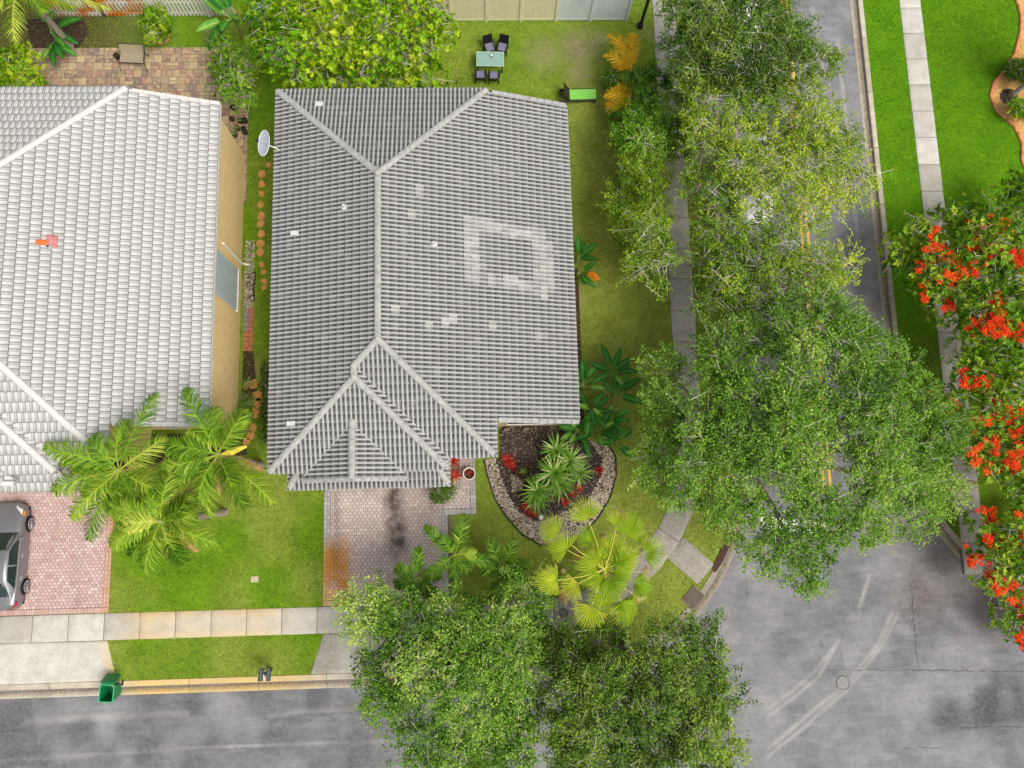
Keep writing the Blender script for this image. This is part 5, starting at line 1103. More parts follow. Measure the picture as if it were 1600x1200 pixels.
rr = np.random.default_rng(77); n = 2500; q = rr.normal(0, .7, (n, 3)) + np.array([bx + 1.0, by + .4, 5.0]); d_ = unit(rr.normal(0, 1, (n, 3))); u_ = unit(rr.normal(0, .5, (n, 3)) + np.array([0, 0, 1])); u_ = unit(u_ - d_ * np.sum(u_ * d_, 1, keepdims=True))
obj('crown', leaf_mesh('crown', q, d_, u_, rr.uniform(.12, .2, n), rr.uniform(.06, .09, n), np.clip(rr.normal(.5, .2, n), 0, 1), 'shrub_leaf'), rt, True)

# stepping stones and brick edging at the side of the grey house
MAT['flagstone'] = plain('orange_flagstone', (196, 140, 82), .85, .2, 5, bump=.2)
def stone(u, v, r, lab, n=6, grp='orange stepping stones', seed=0):
    r *= 1.2
    rng = random.Random(seed); x, y = G(u, v); a0 = rng.random() * 6
    poly = [(x + r * rng.uniform(.7, 1.2) * math.cos(a0 + 6.283 * k / n), y + r * rng.uniform(.75, 1.35) * math.sin(a0 + 6.283 * k / n)) for k in range(n)]
    one('stepping_stone', MB().prism(poly, -.02, .035, .08), MAT['flagstone'], lab, 'stone', grp)
for i, (u, v, r) in enumerate(((420, 258, .13), (409, 272, .17), (409, 288, .16), (409, 303, .15), (408, 319, .17), (408, 338, .18), (408, 350, .17), (408, 366, .2), (407, 380, .2), (407, 394, .18), (409, 413, .13), (412, 425, .13), (412, 440, .15))):
    stone(u, v, r, 'orange stepping stone in the grass strip between the two houses', 6, 'orange stepping stones in the side strip', i)
stone(413, 449, .13, 'paler cracked stepping stone ending the row between the houses', 5, None, 40)
for i, (u, v, r) in enumerate(((396, 601, .2), (403, 618, .22), (404, 631, .2), (398, 644, .2), (394, 668, .2), (391, 681, .18), (385, 690, .17), (384, 604, .14))):
    stone(u, v, r, 'orange flagstone lying by the weeds at the tan wall corner', 7, 'orange flagstones at the wall corner', 50 + i)
MAT['brick_red'] = plain('red_brick', (166, 104, 76), .85, .25, 9); MAT['brick_grey'] = plain('grey_brick', (140, 122, 122), .85, .2, 9)
be = empty('brick_edging', (*G(388, 505), 0), 0, 'double row of grey and red bricks along the tan wall', 'brick path')
for i in range(11):
    for k, u in enumerate((386, 394)):
        if k == 1 and i < 2: continue
        x, y = G(u - i * .28, 469 + i * 7.6); MB().box(x - .115, x + .115, y - .105, y + .105, -.03, .04, bev=.012).build('brick', MAT['brick_red'] if (k or i > 6) else MAT['brick_grey'], be, True)

# ------------------------------------------------------------------ fences
MAT['picket'] = plain('white_picket', (226, 226, 224), .6, .06, 6)
k = NT('stained_picket', .7, .2); k.color(k.mix(k.ramp(k.noise(1.3, 3), .42, .6), lin((222, 216, 208)), lin((216, 126, 40)))); MAT['stained_picket'] = k.m
MAT['brown_wood'] = plain('brown_fence_wood', (104, 70, 46), .8, .25, 10)
x0, y0 = G(88, 26); x1 = G(372, 26)[0]
pf = empty('picket_fence', ((x0 + x1) / 2, y0, 0), 0, 'white picket fence with orange sprinkler stains behind the patio', 'fence')
for z in (.22, 1.05): MB().box(x0, x1, y0 - .01, y0 + .03, z, z + .09).build('rail', MAT['stained_picket'], pf, True)
x = x0; i = 0; pk = {}
for nm in ('picket', 'stained_picket'):
    pk[nm] = MB().add([(-.055, 0, 0), (.055, 0, 0), (.055, 0, 1.75), (0, 0, 1.85), (-.055, 0, 1.75), (-.055, .022, 0), (.055, .022, 0), (.055, .022, 1.75), (0, .022, 1.85), (-.055, .022, 1.75)], [(0, 1, 2, 3, 4), (9, 8, 7, 6, 5), (0, 5, 6, 1), (1, 6, 7, 2), (2, 7, 8, 3), (3, 8, 9, 4), (4, 9, 5, 0)]).mesh('picket', MAT[nm])
while x < x1:
    if i % 14 == 13: MB().box(x - .06, x + .06, y0 - .06, y0 + .06, -.1, 1.9).build('post', MAT['brown_wood'] if x < -16 else MAT['picket'], pf, True)
    else: obj('picket', pk['stained_picket' if x < -16.2 else 'picket'], pf, True).matrix_basis = Matrix.Translation((x, y0 - .035, .08))
    x += .185; i += 1
MAT['cream_vinyl'] = plain('cream_vinyl', (222, 212, 180), .5, .06, 2); MAT['vinyl_reflection_tint'] = plain('vinyl_reflection_tint', (206, 214, 216), .5, .05, 2)  # second vinyl is the same cream fence with a bluish reflection painted in
vx = [-3.4, G(705, 32)[0], G(760, 32)[0], G(813, 32)[0], G(868, 32)[0], G(922, 32)[0], G(978, 32)[0]]; vy = 25.08
vf = empty('vinyl_fence', (2.3, vy, 0), 0, 'cream vinyl panel fence closing the back lawn', 'fence')
for i, x in enumerate(vx): MB().box(x - .065, x + .065, vy - .065, vy + .065, -.1, 1.9).box(x - .08, x + .08, vy - .08, vy + .08, 1.9, 1.95).build('post', MAT['cream_vinyl'] if i < 5 else MAT['vinyl_reflection_tint'], vf, True)
for i, (a, b) in enumerate(zip(vx, vx[1:])):
    m = MAT['cream_vinyl'] if i < 4 else MAT['vinyl_reflection_tint']
    for z in (.06, 1.72): MB().box(a + .067, b - .067, vy - .03, vy + .03, z, z + .12).build('rail', m, vf, True)
    nbd = 9
    for q in range(nbd): xa = a + .067 + (b - a - .134) * q / nbd; xb = a + .067 + (b - a - .134) * (q + 1) / nbd; MB().box(xa + .003, xb - .003, vy - .018, vy + .018, .182, 1.718).build('board', m, vf, True)
# street lamp
lx, ly = G(1000, 42)
lp = empty('lamp_post', (lx, ly, 0), 0, 'dark lamp post between the cream fence and the pavement', 'lamp post')
MB().lathe([(.16, 0), (.14, .3), (.085, .4), (.075, 4.6), (.1, 4.65), (.1, 4.75)], 12).build('pole', MAT['dark_metal'], lp, smooth=True)
MB().lathe([(.12, 4.75), (.2, 5.2), (.17, 5.25)], 8).build('lantern', plain('lamp_glass', (200, 198, 184), .3, .05, 4), lp); MB().lathe([(.24, 5.26), (.12, 5.45), (.03, 5.6)], 8).build('cap', MAT['dark_metal'], lp)
# ------------------------------------------------------------------ cars
MAT['rubber'] = plain('tyre_rubber', (28, 28, 29), .85, .15, 12); MAT['rim'] = plain('alloy_rim', (190, 190, 192), .3, .08, 10, metal=.7)
MAT['car_glass'] = plain('car_glass', (30, 46, 46), .06, .1, 3, spec=.9); MAT['chrome'] = plain('chrome', (214, 214, 216), .2, .05, 4, metal=.8)
MAT['amber'] = plain('amber_lens', (222, 134, 50), .3, .1, 8); MAT['red_lens'] = plain('red_lens', (176, 16, 40), .25, .1, 8); MAT['clear_lens'] = plain('clear_lens', (214, 214, 212), .15, .05, 8, spec=.8)
def paint(name, c, metal):
    k = NT(name, .32, .5); k.b.inputs['Metallic'].default_value = metal; k.b.inputs['Coat Weight'].default_value = .7; k.b.inputs['Coat Roughness'].default_value = .08
    k.color(k.mix(k.ramp(k.noise(3, 3), .3, .7), lin(tuple(x * .95 for x in c)), lin(c))); return k.m
MAT['grey_paint'] = paint('grey_car_paint', (124, 124, 128), .35); MAT['white_car'] = paint('white_car_paint', (236, 236, 238), 0)
def car(label, x, y, rz, pm):
    root = empty('parked_car', (x, y, 0), rz, label, 'car'); P = MAT[pm]
    ks = np.array([(-2.32, .55, .62), (-2.27, .70, .82), (-2.1, .82, .95), (-1.8, .87, .99), (-1.2, .9, 1.0), (-.4, .91, .98), (.4, .91, .97), (1.0, .9, .95), (1.5, .885, .88), (1.95, .85, .79), (2.15, .76, .72), (2.26, .62, .62), (2.3, .5, .5)])
    ys = np.concatenate([np.linspace(-2.32, -2.0, 7), np.linspace(-1.85, 1.8, 20), np.linspace(1.9, 2.3, 8)]); wv = np.interp(ys, ks[:, 0], ks[:, 1]); tv = np.interp(ys, ks[:, 0], ks[:, 2])
    V = []; sec = None
    for yy_, w_, z_ in zip(ys, wv, tv):
        half = [(0, z_ + .035), (.42 * w_, z_ + .03), (.74 * w_, z_ + .008), (.88 * w_, z_ - .03), (.955 * w_, z_ - .09), (.985 * w_, z_ * .72), (w_, z_ * .55 + .05), (.985 * w_, .36), (.95 * w_, .24), (.82 * w_, .2)]
        ring = [(-a, b) for a, b in half[::-1]] + half[1:]
        V += [(a, yy_, b) for a, b in ring]; m = len(ring)
    n = len(ys); Fc = [(i * m + k_, i * m + k_ + 1, (i + 1) * m + k_ + 1, (i + 1) * m + k_) for i in range(n - 1) for k_ in range(m - 1)]
    Fc += [tuple(range(m)), tuple((n - 1) * m + k_ for k_ in range(m))[::-1]]
    MB().add(V, [f[::-1] for f in Fc]).build('body', P, root, smooth=True)
    # cabin
    st = [(1.05, .80, .93, .80, .93), (.62, .84, .96, .715, 1.17), (.2, .86, .98, .62, 1.385), (-.3, .86, .98, .61, 1.44), (-.75, .85, .98, .60, 1.425), (-1.1, .83, .98, .585, 1.36), (-1.5, .79, .985, .65, 1.15), (-1.88, .72, .985, .72, .985)]
    V = []
    for yy_, wb, zb, wt, ztp in st: V += [(-wb, yy_, zb - .04), (-wt, yy_, ztp - .02), (-wt * .8, yy_, ztp + .012), (0, yy_, ztp + .03), (wt * .8, yy_, ztp + .012), (wt, yy_, ztp - .02), (wb, yy_, zb - .04)]
    MB().add(V, [(i * 7 + k_, (i + 1) * 7 + k_, (i + 1) * 7 + k_ + 1, i * 7 + k_ + 1) for i in range(7) for k_ in range(6)]).build('roof', P, root, smooth=True)
    def sheet(nm, rows, mat, lift):
        v = []; c_ = len(rows[0])
        for r in rows: v += r
        mb = MB().add(v, [(i * c_ + k_, i * c_ + k_ + 1, (i + 1) * c_ + k_ + 1, (i + 1) * c_ + k_) for i in range(len(rows) - 1) for k_ in range(c_ - 1)])
        return mb.build(nm, MAT[mat], root, smooth=True)
    def across(yy_, wt, z_, up): return [(f * wt, yy_, z_ + up + (.045 * (1 - f * f))) for f in (-1, -.6, 0, .6, 1)]
    sheet('windscreen', [across(1.0, .74, .945, .015), across(.62, .665, 1.15, .015), across(.26, .575, 1.345, .012)], 'car_glass', 0)
    sheet('rear_window', [across(-1.14, .53, 1.325, .012), across(-1.5, .58, 1.145, .012), across(-1.74, .62, 1.035, .012)], 'car_glass', 0)
    for s in (-1, 1):
        def sp(yy_, f):
            q = [np.interp(yy_, [a[0] for a in st[::-1]], [a[k_] for a in st[::-1]]) for k_ in (1, 2, 3, 4)]
            return (s * (q[0] + (q[2] - q[0]) * f + .012), yy_, (q[1] - .04) + (q[3] - .02 - q[1] + .04) * f + .004)
        sheet('side_window', [[sp(y_, .16) for y_ in (.72, .4, .0, -.38)], [sp(y_, .9) for y_ in (.5, .2, -.02, -.38)]], 'car_glass', 0)
        sheet('side_window', [[sp(y_, .16) for y_ in (-.45, -.8, -1.1, -1.4)], [sp(y_, .9) for y_ in (-.45, -.75, -.95, -1.05)]], 'car_glass', 0)
        MB().tube([(s * .875, .95, .96), (s * .875, 0, .985), (s * .86, -1.2, .99), (s * .8, -1.6, 1.0)], .014, 6).build('window_trim', MAT['chrome'], root)
        MB().box(s * .93 - .1, s * .93 + .1, .66, .8, .95, 1.09, bev=.04).build('wing_mirror', P, root)
        for y_ in (.0, -.98): MB().box(s * .905 - .02, s * .905 + .02, y_ - .1, y_ + .1, .76, .79, bev=.01).build('door_handle', MAT['chrome'], root)
        for y_ in (1.36, -1.36):
            wh = MB(); ang = 24; v = []
            for xo, r in ((-.1, .26), (-.11, .305), (-.06, .325), (.06, .325), (.11, .305), (.1, .26)): v += [(s * .84 + xo, y_ + r * math.cos(6.2832 * k_ / ang), .325 + r * math.sin(6.2832 * k_ / ang)) for k_ in range(ang)]
            wh.add(v, [(i * ang + k_, i * ang + (k_ + 1) % ang, (i + 1) * ang + (k_ + 1) % ang, (i + 1) * ang + k_) for i in range(5) for k_ in range(ang)])
            w_ = wh.build('wheel', MAT['rubber'], root, smooth=True); rm = MB()
            X = s * .955
            v = [(X - s * .06, y_ + r * math.cos(6.2832 * k_ / ang), .325 + r * math.sin(6.2832 * k_ / ang)) for r in (.0, .2) for k_ in range(ang)]
            rm.add(v, [(k_, (k_ + 1) % ang, ang + (k_ + 1) % ang, ang + k_) for k_ in range(ang)]); rm.build('hub_back', MAT['dark_metal'], w_)
            rm = MB()
            v = [(X, y_ + r * math.cos(6.2832 * k_ / ang), .325 + r * math.sin(6.2832 * k_ / ang)) for r in (.21, .265) for k_ in range(ang)]
            rm.add(v, [(k_, (k_ + 1) % ang, ang + (k_ + 1) % ang, ang + k_) for k_ in range(ang)])
            for q in range(7):
                a = 6.2832 * q / 7; rm.tube([(X - s * .005, y_ + .02 * math.cos(a), .325 + .02 * math.sin(a)), (X - s * .01, y_ + .22 * math.cos(a), .325 + .22 * math.sin(a))], .024, 5)
            rm.build('rim', MAT['rim'], w_)
            arch = [(s * .906, y_ + .36 * math.cos(a), .325 + .36 * math.sin(a)) for a in np.linspace(0, math.pi, 12)]
            MB().tube(arch, .022, 6).build('wheel_arch', MAT['rubber'], root)
        MB().add([(s * .5, 2.2, .70), (s * .78, 1.98, .74), (s * .80, 1.75, .83), (s * .72, 1.85, .84), (s * .5, 2.1, .79)], [(0, 1, 2, 3, 4) if s > 0 else (4, 3, 2, 1, 0)]).build('headlight', MAT['clear_lens'], root)
        MB().box(s * .845 - .03, s * .845 + .03, 1.72, 1.92, .66, .79, bev=.02).build('indicator', MAT['amber'], root)
        MB().add([(s * .46, -2.28, .84), (s * .72, -2.22, .88), (s * .845, -1.95, .94), (s * .84, -1.9, .82), (s * .82, -2.12, .74), (s * .6, -2.31, .72)], [(0, 1, 2, 3, 4, 5) if s < 0 else (5, 4, 3, 2, 1, 0)]).build('tail_light', MAT['red_lens'], root)
    MB().box(-.62, .62, 2.24, 2.3, .3, .42, bev=.02).build('grille', MAT['dark_metal'], root)
    MB().box(-.8, .8, -2.1, 2.1, .16, .26).build('underbody', MAT['dark_metal'], root)
    return root
wx_, wy1 = G(48, 820, .33); wy2 = G(46, 915, .33)[1]
car('silver-grey sedan parked on the pink paver driveway', wx_ - .93, (wy1 + wy2) / 2, 0, 'grey_paint')
car('white car parked under the dark green oak at the kerb', 13.5, 24.2, math.pi, 'white_car')
car('white car parked under the yellow-green oak at the kerb', 13.4, 16.2, math.pi, 'white_car')
# ------------------------------------------------------------------ bin, mailboxes, covers
MAT['bin_green'] = plain('green_bin_plastic', (12, 122, 70), .45, .12, 8, spec=.4); MAT['bin_rim'] = plain('bin_rim', (60, 170, 120), .4, .1, 8)
x, y = G(181, 1077); bn = empty('wheelie_bin', (x, y, -.11), math.radians(-4), 'green wheelie bin with its lid thrown open at the kerb', 'bin')
def shell(prof, cap=True, rad=.06):
    mb = MB(); V = []; q = 5
    def ring(hx, hy, cy, z, r):
        o = []
        for cx_, cy_, a0 in ((hx - r, hy - r, 0), (-hx + r, hy - r, 90), (-hx + r, -hy + r, 180), (hx - r, -hy + r, 270)):
            for k_ in range(q): a = math.radians(a0 + 90 * k_ / (q - 1)); o.append((cx_ + r * math.cos(a), cy + cy_ + r * math.sin(a), z))
        return o
    rs = [ring(*p, rad) for p in prof]; m = len(rs[0])
    for r in rs: V += r
    mb.add(V, [(i * m + k_, i * m + (k_ + 1) % m, (i + 1) * m + (k_ + 1) % m, (i + 1) * m + k_) for i in range(len(rs) - 1) for k_ in range(m)] + ([tuple(range(m))[::-1], tuple((len(rs) - 1) * m + k_ for k_ in range(m))] if cap else [])); return mb
shell([(.22, .25, 0, .05), (.24, .28, 0, .5), (.285, .34, 0, 1.0), (.265, .32, 0, 1.0), (.2, .24, 0, .12)]).build('body', MAT['bin_green'], bn, smooth=False)
shell([(.285, .34, 0, .97), (.31, .365, 0, .98), (.31, .365, 0, 1.03), (.275, .33, 0, 1.03), (.275, .33, 0, .98)], False).build('rim', MAT['bin_rim'], bn)
ld = MB().box(-.3, .3, 0, .06, -.66, 0, Matrix.Translation((0, .4, 1.02)) @ Matrix.Rotation(math.radians(24), 4, 'X'), bev=.02).build('lid', MAT['bin_green'], bn)
MB().tube([(-.25, .39, 1.04), (.25, .39, 1.04)], .02, 8).build('hinge_bar', MAT['bin_green'], bn)
for s in (-1, 1): MB().tube([(s * .25, .27, .11), (s * .31, .27, .11)], .11, 14).build('wheel', MAT['rubber'], bn)
MB().tube([(-.2, -.352, .85), (.2, -.352, .85)], .015, 6).build('grip', MAT['bin_rim'], bn)
x, y = G(420, 1049, 1.0); mx, my = G(424, 1046); mbx = empty('mailbox', (mx, my, 0), 0, 'pair of dark metal mailboxes on one post at the kerb', 'mailbox')
MAT['mail'] = plain('dark_blue_grey_metal', (70, 76, 88), .45, .15, 9)
MB().box(-.05, .05, -.05, .05, -.1, 1.0).box(-.17, .17, -.05, .05, .96, 1.02).build('post', MAT['dark_metal'], mbx)
for s in (-1, 1):
    pr = [(-.085, 1.03), (.085, 1.03), (.085, 1.15)] + [(.085 * math.cos(a), 1.15 + .085 * math.sin(a)) for a in np.linspace(.3, 2.84, 7)] + [(-.085, 1.15)]
    m = len(pr); v = [(s * .16 + a, -.26, b) for a, b in pr] + [(s * .16 + a, .24, b) for a, b in pr]
    bb = MB().add(v, [(k_, (k_ + 1) % m, m + (k_ + 1) % m, m + k_) for k_ in range(m)] + [tuple(range(m))[::-1], tuple(range(m, 2 * m))]).build('box', MAT['mail'], mbx)
    MB().box(s * .16 - .09, s * .16 + .09, -.275, -.262, 1.03, 1.22).build('door', MAT['dark_metal'], bb)
fl = MB().lathe([(.03, 1.06), (.03, 1.075)], 10, (-.055, -.06)).tube([(-.055, -.09, 1.067), (-.055, -.16, 1.067)], .012, 5).tube([(-.055, -.15, 1.067), (-.085, -.23, 1.067)], .012, 5).tube([(-.055, -.15, 1.067), (-.025, -.23, 1.067)], .012, 5); fl.build('white_emblem', MAT['white_metal'], mbx)
def cover(u, v, r, lab, z, name, col):
    x, y = G(u, v, z); o = empty(name, (x, y, z), 0, lab, 'cover'); m = MAT[col]
    MB().lathe([(r * .9, -.02), (r * .9, .008)], 26).build('lid', m, o); 
    MB().lathe([(r, -.02), (r, .012), (r * .93, .012), (r * .93, -.02)], 26).build('frame', MAT['dark_metal'], o)
    for i in range(-3, 4):
        for j in range(-3, 4):
            if math.hypot(i, j) < 3.3 and (i + j) % 2 == 0: MB().box(i * r * .24 - .018, i * r * .24 + .018, j * r * .24 - .018, j * r * .24 + .018, .009, .015).build('stud', MAT['dark_metal'], o)
    return o
MAT['iron'] = plain('worn_iron', (138, 136, 136), .6, .25, 14)
cover(1317, 1067, .31, 'round iron manhole cover in the road beside the tyre tracks', -.113, 'manhole_cover', 'iron')
cover(881, 958, .2, 'small round lid set in the concrete slab by the fan palm', .036, 'utility_cover', 'iron')
x, y = G(398, 905); one('irrigation_lid', MB().box(x - .17, x + .17, y - .14, y + .14, -.02, .03, bev=.015), plain('beige_lid', (178, 170, 138), .7, .1, 8), 'beige rectangular irrigation lid set in the front lawn', 'cover')
x, y = G(1083, 934); dg = empty('drain_grate', (x, y, 0), math.radians(45), 'iron storm drain grate in the curved kerb', 'grate')
MB().box(-.42, .42, -.34, .34, -.1, .036).build('pit', plain('drain_pit', (30, 28, 27), .9, .2, 8), dg)
for i in range(9): MB().box(-.41, .41, -.32 + i * .08 - .02, -.32 + i * .08 + .02, .037, .06).build('bar', plain('grate_iron', (130, 118, 104), .7, .2, 10) if i == 0 else bpy.data.materials['grate_iron'], dg)
MB().box(-.45, -.41, -.36, .36, .0, .062).box(.41, .45, -.36, .36, .0, .062).build('frame', bpy.data.materials['grate_iron'], dg)
# leaf-filled depression in the kerb lip
pts = GP([(1115, 895), (1113, 888), (1122, 868), (1130, 850), (1140, 838), (1146, 840), (1138, 858), (1128, 880), (1120, 892)], .04)
tag(MB().add([(a, b, .042) for a, b in pts], [tuple(range(len(pts)))]).build('leaf_litter', MAT['litter_brown'] if 'litter_brown' in MAT else plain('litter_brown', (72, 54, 44), .95, .4, 16)), kind='stuff')
# ------------------------------------------------------------------ garden furniture
MAT['rattan'] = plain('black_rattan', (20, 20, 24), .6, .3, 30); MAT['cushion'] = plain('grey_cushion', (112, 112, 132), .9, .1, 14)
MAT['table_glass'] = plain('frosted_glass', (128, 160, 148), .45, .06, 4, spec=.2); MAT['alu'] = plain('pale_frame', (206, 214, 198), .4, .06, 6)
tx, ty = G(766, 92, .74); tw_, th_ = .66, .37
tb = empty('patio_table', (tx, ty, 0), math.radians(-1.5), 'rectangular garden table with frosted glass top on the back lawn', 'table')
tp = MB().box(-tw_, tw_, -th_, th_, .725, .74, bev=.004).build('tabletop', MAT['table_glass'], tb)
MB().box(-tw_ - .015, tw_ + .015, -th_ - .015, -th_, .715, .745).box(-tw_ - .015, tw_ + .015, th_, th_ + .015, .715, .745).box(-tw_ - .015, -tw_, -th_, th_, .715, .745).box(tw_, tw_ + .015, -th_, th_, .715, .745).build('frame', MAT['alu'], tb)
for a in (-1, 1):
    for b in (-1, 1): MB().box(a * (tw_ - .06) - .03, a * (tw_ - .06) + .03, b * (th_ - .06) - .03, b * (th_ - .06) + .03, 0, .713).build('leg', MAT['rattan'], tb)
cx, cy = G(768, 87, .82); cd = empty('candle_lantern', (cx, cy, .741), 0, 'small white candle lantern standing on the glass table', 'lantern')
MB().lathe([(.075, 0), (.075, .012), (.055, .02)], 14).build('saucer', MAT['dark_metal'], cd); MB().lathe([(.05, .02), (.05, .12), (.035, .13)], 14).build('candle', MAT['white_metal'], cd)
def chair(label, u, v, rz):
    x, y = G(u, v, .4); r = empty('garden_chair', (x, y, 0), rz, label, 'chair', 'black rattan chairs at the glass table')
    MB().box(-.24, .24, -.24, .22, .3, .4, bev=.015).build('seat', MAT['rattan'], r); MB().box(-.21, .21, -.22, .2, .402, .45, bev=.02).build('cushion', MAT['cushion'], r)
    MB().box(-.24, .24, 0, .05, 0, .5, Matrix.Translation((0, -.27, .38)) @ Matrix.Rotation(math.radians(22), 4, 'X'), bev=.015).build('backrest', MAT['rattan'], r)
    for a in (-1, 1):
        MB().box(a * .265 - .025, a * .265 + .025, -.25, .18, .58, .615, bev=.01).build('armrest', MAT['rattan'], r)
        for b in (-.22, .19): MB().box(a * .24 - .022, a * .24 + .022, b - .022, b + .022, 0, .585 if b > 0 else .32).build('leg', MAT['rattan'], r)
chair('black chair with grey cushion pulled out behind the table beside the candle', 765, 74, math.radians(180 + 16)); chair('black chair with grey cushion angled away at the table corner towards the fence', 785, 74, math.radians(180 - 14))
chair('black chair with grey cushion facing the table from the roof side, nearest the mango tree', 751, 117, 0); chair('black chair with grey cushion facing the table from the roof side, nearest the lounger', 772, 118, math.radians(-2))
MAT['lime'] = plain('lime_fabric', (124, 194, 84), .85, .08, 6); MAT['brown_frame'] = plain('dark_brown_frame', (58, 42, 36), .7, .2, 12)
x, y = G(905, 148, .3); lg = empty('chaise_lounge', (x, y, 0), math.radians(1), 'lime green chaise lounge with raised back on the lawn', 'lounge chair')
MB().box(-.55, .84, -.27, .27, .32, .37, bev=.02).build('seat_pad', MAT['lime'], lg)
bk = MB().box(0, .62, -.27, .27, 0, .05, Matrix.Translation((-.5, 0, .34)) @ Matrix.Rotation(math.radians(-118), 4, 'Y'), bev=.02).build('backrest', MAT['lime'], lg)
MB().box(0, .66, -.3, .3, -.05, -.005, Matrix.Translation((-.52, 0, .34)) @ Matrix.Rotation(math.radians(-118), 4, 'Y')).build('back_frame', MAT['brown_frame'], bk)
for b in (-1, 1): MB().box(-.98, .86, b * .31 - .03, b * .31 + .03, .24, .31, bev=.01).build('side_rail', MAT['brown_frame'], lg)
for a in (-.95, -.6, .8): MB().box(a - .03, a + .03, -.28, .28, .24, .3).build('cross_bar', MAT['brown_frame'], lg)
for a in (-.9, .75):
    for b in (-1, 1): MB().box(a - .03, a + .03, b * .31 - .025, b * .31 + .025, 0, .24).build('leg', MAT['brown_frame'], lg)
for b in (-1, 1): MB().tube([(-.72, b * .35, .12), (-.72, b * .4, .12)], .12, 14).build('wheel', MAT['rubber'], lg)
# satellite dish on the left eave
x, y, z = *G(413, 224, 5.75), 5.75
sdh = empty('satellite_dish', (x + .35, y - .1, 5.35), 0, 'pale grey satellite dish fixed to the left eave of the grey roof', 'satellite dish')
MAT['dish'] = plain('dish_grey', (164, 170, 182), .5, .05, 5)
M = Matrix.Translation((-.33, .08, .42)) @ Matrix.Rotation(math.radians(-28), 4, 'Y'); v = []; f = []; n = 26
for i, r in enumerate((0.0, .15, .3, .44)): v += [M @ Vector((.72 * r * math.cos(6.2832 * k_ / n) * .95, r * 1.28 * math.sin(6.2832 * k_ / n), .28 * r * r)) for k_ in range(n)]
f = [(i * n + k_, i * n + (k_ + 1) % n, (i + 1) * n + (k_ + 1) % n, (i + 1) * n + k_) for i in range(3) for k_ in range(n)]
dsh = MB().add(v, f).build('reflector', MAT['dish'], sdh, smooth=True)
MB().tube([v[3 * n + k_] for k_ in range(n)] + [v[3 * n]], .014, 5).build('rim', MAT['white_metal'], dsh)
MB().tube([M @ Vector((0, 0, -.02)), (.1, -.05, .25), (.3, -.1, .02)], .03, 8).build('mast', MAT['lead'], sdh); MB().tube([M @ Vector((.26, 0, -.02)), M @ Vector((-.02, 0, .36))], .015, 6).build('feed_arm', MAT['lead'], sdh)
MB().box(-.05, .05, -.05, .05, -.06, .06, Matrix.Translation(M @ Vector((-.05, .0, .38))), bev=.015).build('feed_horn', MAT['dark_metal'], sdh)
MB().box(.1, .6, -.2, .05, .0, .03, Matrix.Rotation(math.radians(-19), 4, 'Y'), bev=.01).build('bracket', MAT['lead'], sdh)
# patio swing seat, stool, pots
x, y = G(206, 90, .45); MAT['sling'] = plain('beige_sling', (150, 138, 114), .8, .08, 8)
ss = empty('sling_bench', (x, y, 0), math.radians(-3), 'beige sling bench with thin black frame on the paver patio', 'bench')
MB().box(-.58, .58, -.25, .25, .42, .435).build('seat', MAT['sling'], ss); MB().box(-.58, .58, 0, .015, 0, .42, Matrix.Translation((0, .25, .43)) @ Matrix.Rotation(math.radians(-38), 4, 'X')).build('backrest', MAT['sling'], ss)
MB().tube([(-.6, -.27, .43), (.6, -.27, .43), (.6, .25, .43), (.6, .52, .78), (-.6, .52, .78), (-.6, .25, .43), (-.6, -.27, .43)], .016, 6).build('frame', MAT['dark_metal'], ss)
for a in (-1, 1):
    MB().tube([(a * .62, .4, .62), (a * .66, .1, .66), (a * .66, -.2, .64), (a * .62, -.28, .43)], .016, 6).build('armrest', MAT['dark_metal'], ss)
    MB().tube([(a * .6, -.27, .43), (a * .68, -.5, 0)], .016, 6).build('leg', MAT['dark_metal'], ss); MB().tube([(a * .6, .25, .43), (a * .68, .35, 0)], .016, 6).build('leg', MAT['dark_metal'], ss)
MAT['black_pot'] = plain('black_plastic_pot', (30, 30, 30), .6, .2, 12); MAT['clay'] = plain('brown_pot', (96, 66, 50), .7, .2, 10)
def pot(u, v, r, h, lab, mat='black_pot', plant=None, name='plant_pot', grp=None, rot=0):
    x, y = G(u, v, h); o = empty(name, (x, y, 0), rot, lab, 'pot', grp)
    MB().lathe([(r * .75, 0), (r, h * .92), (r * 1.08, h * .92), (r * 1.08, h), (r * .93, h), (r * .88, h * .7)], 16).build('body', MAT[mat], o, smooth=False)
    MB().lathe([(r * .87, h * .68), (r * .87, h * .74)], 14).build('soil', MAT['soil'], o)
    if plant:
        for i in range(9): q = obj('leaf', RBL[i % 5] if plant == 'red' else YB[i % 5], o); q.matrix_basis = Matrix.Translation((0, 0, h * .7)) @ Matrix.Rotation(i * 2.4, 4, 'Z') @ Matrix.Rotation(-math.radians(35 + 4 * i), 4, 'Y') @ Matrix.Scale(.45 if plant != 'red' else .7, 4)
    return o
PG = 'plant pots on the side patio'
for u, v, r, h, lab, m, pl in ((364, 167, .13, .26, 'black pot alone beside the green garden tree', 'black_pot', None), (362, 185, .13, .22, 'brown pot beside loose twigs on the pavers', 'clay', None), (375, 188, .13, .25, 'black pot with a green tuft touching another pot', 'black_pot', 'green'), (382, 187, .13, .25, 'dark pot at the grass edge next to the tufted pot', 'black_pot', None), (370, 199, .13, .28, 'olive pot with yellow-green leaves', 'clay', 'green'), (380, 200, .12, .25, 'square-topped black pot behind a pale-filled pot', 'black_pot', None), (382, 205, .13, .24, 'black pot with pale filling at the grass edge', 'black_pot', None), (367, 209, .12, .2, 'low dark pot nearest the tan wall corner', 'black_pot', 'green')):
    pot(u, v, r, h, lab, m, pl, grp=PG)
pot(181, 86, .13, .3, 'small black pot with a white top beside the sling bench', 'black_pot')
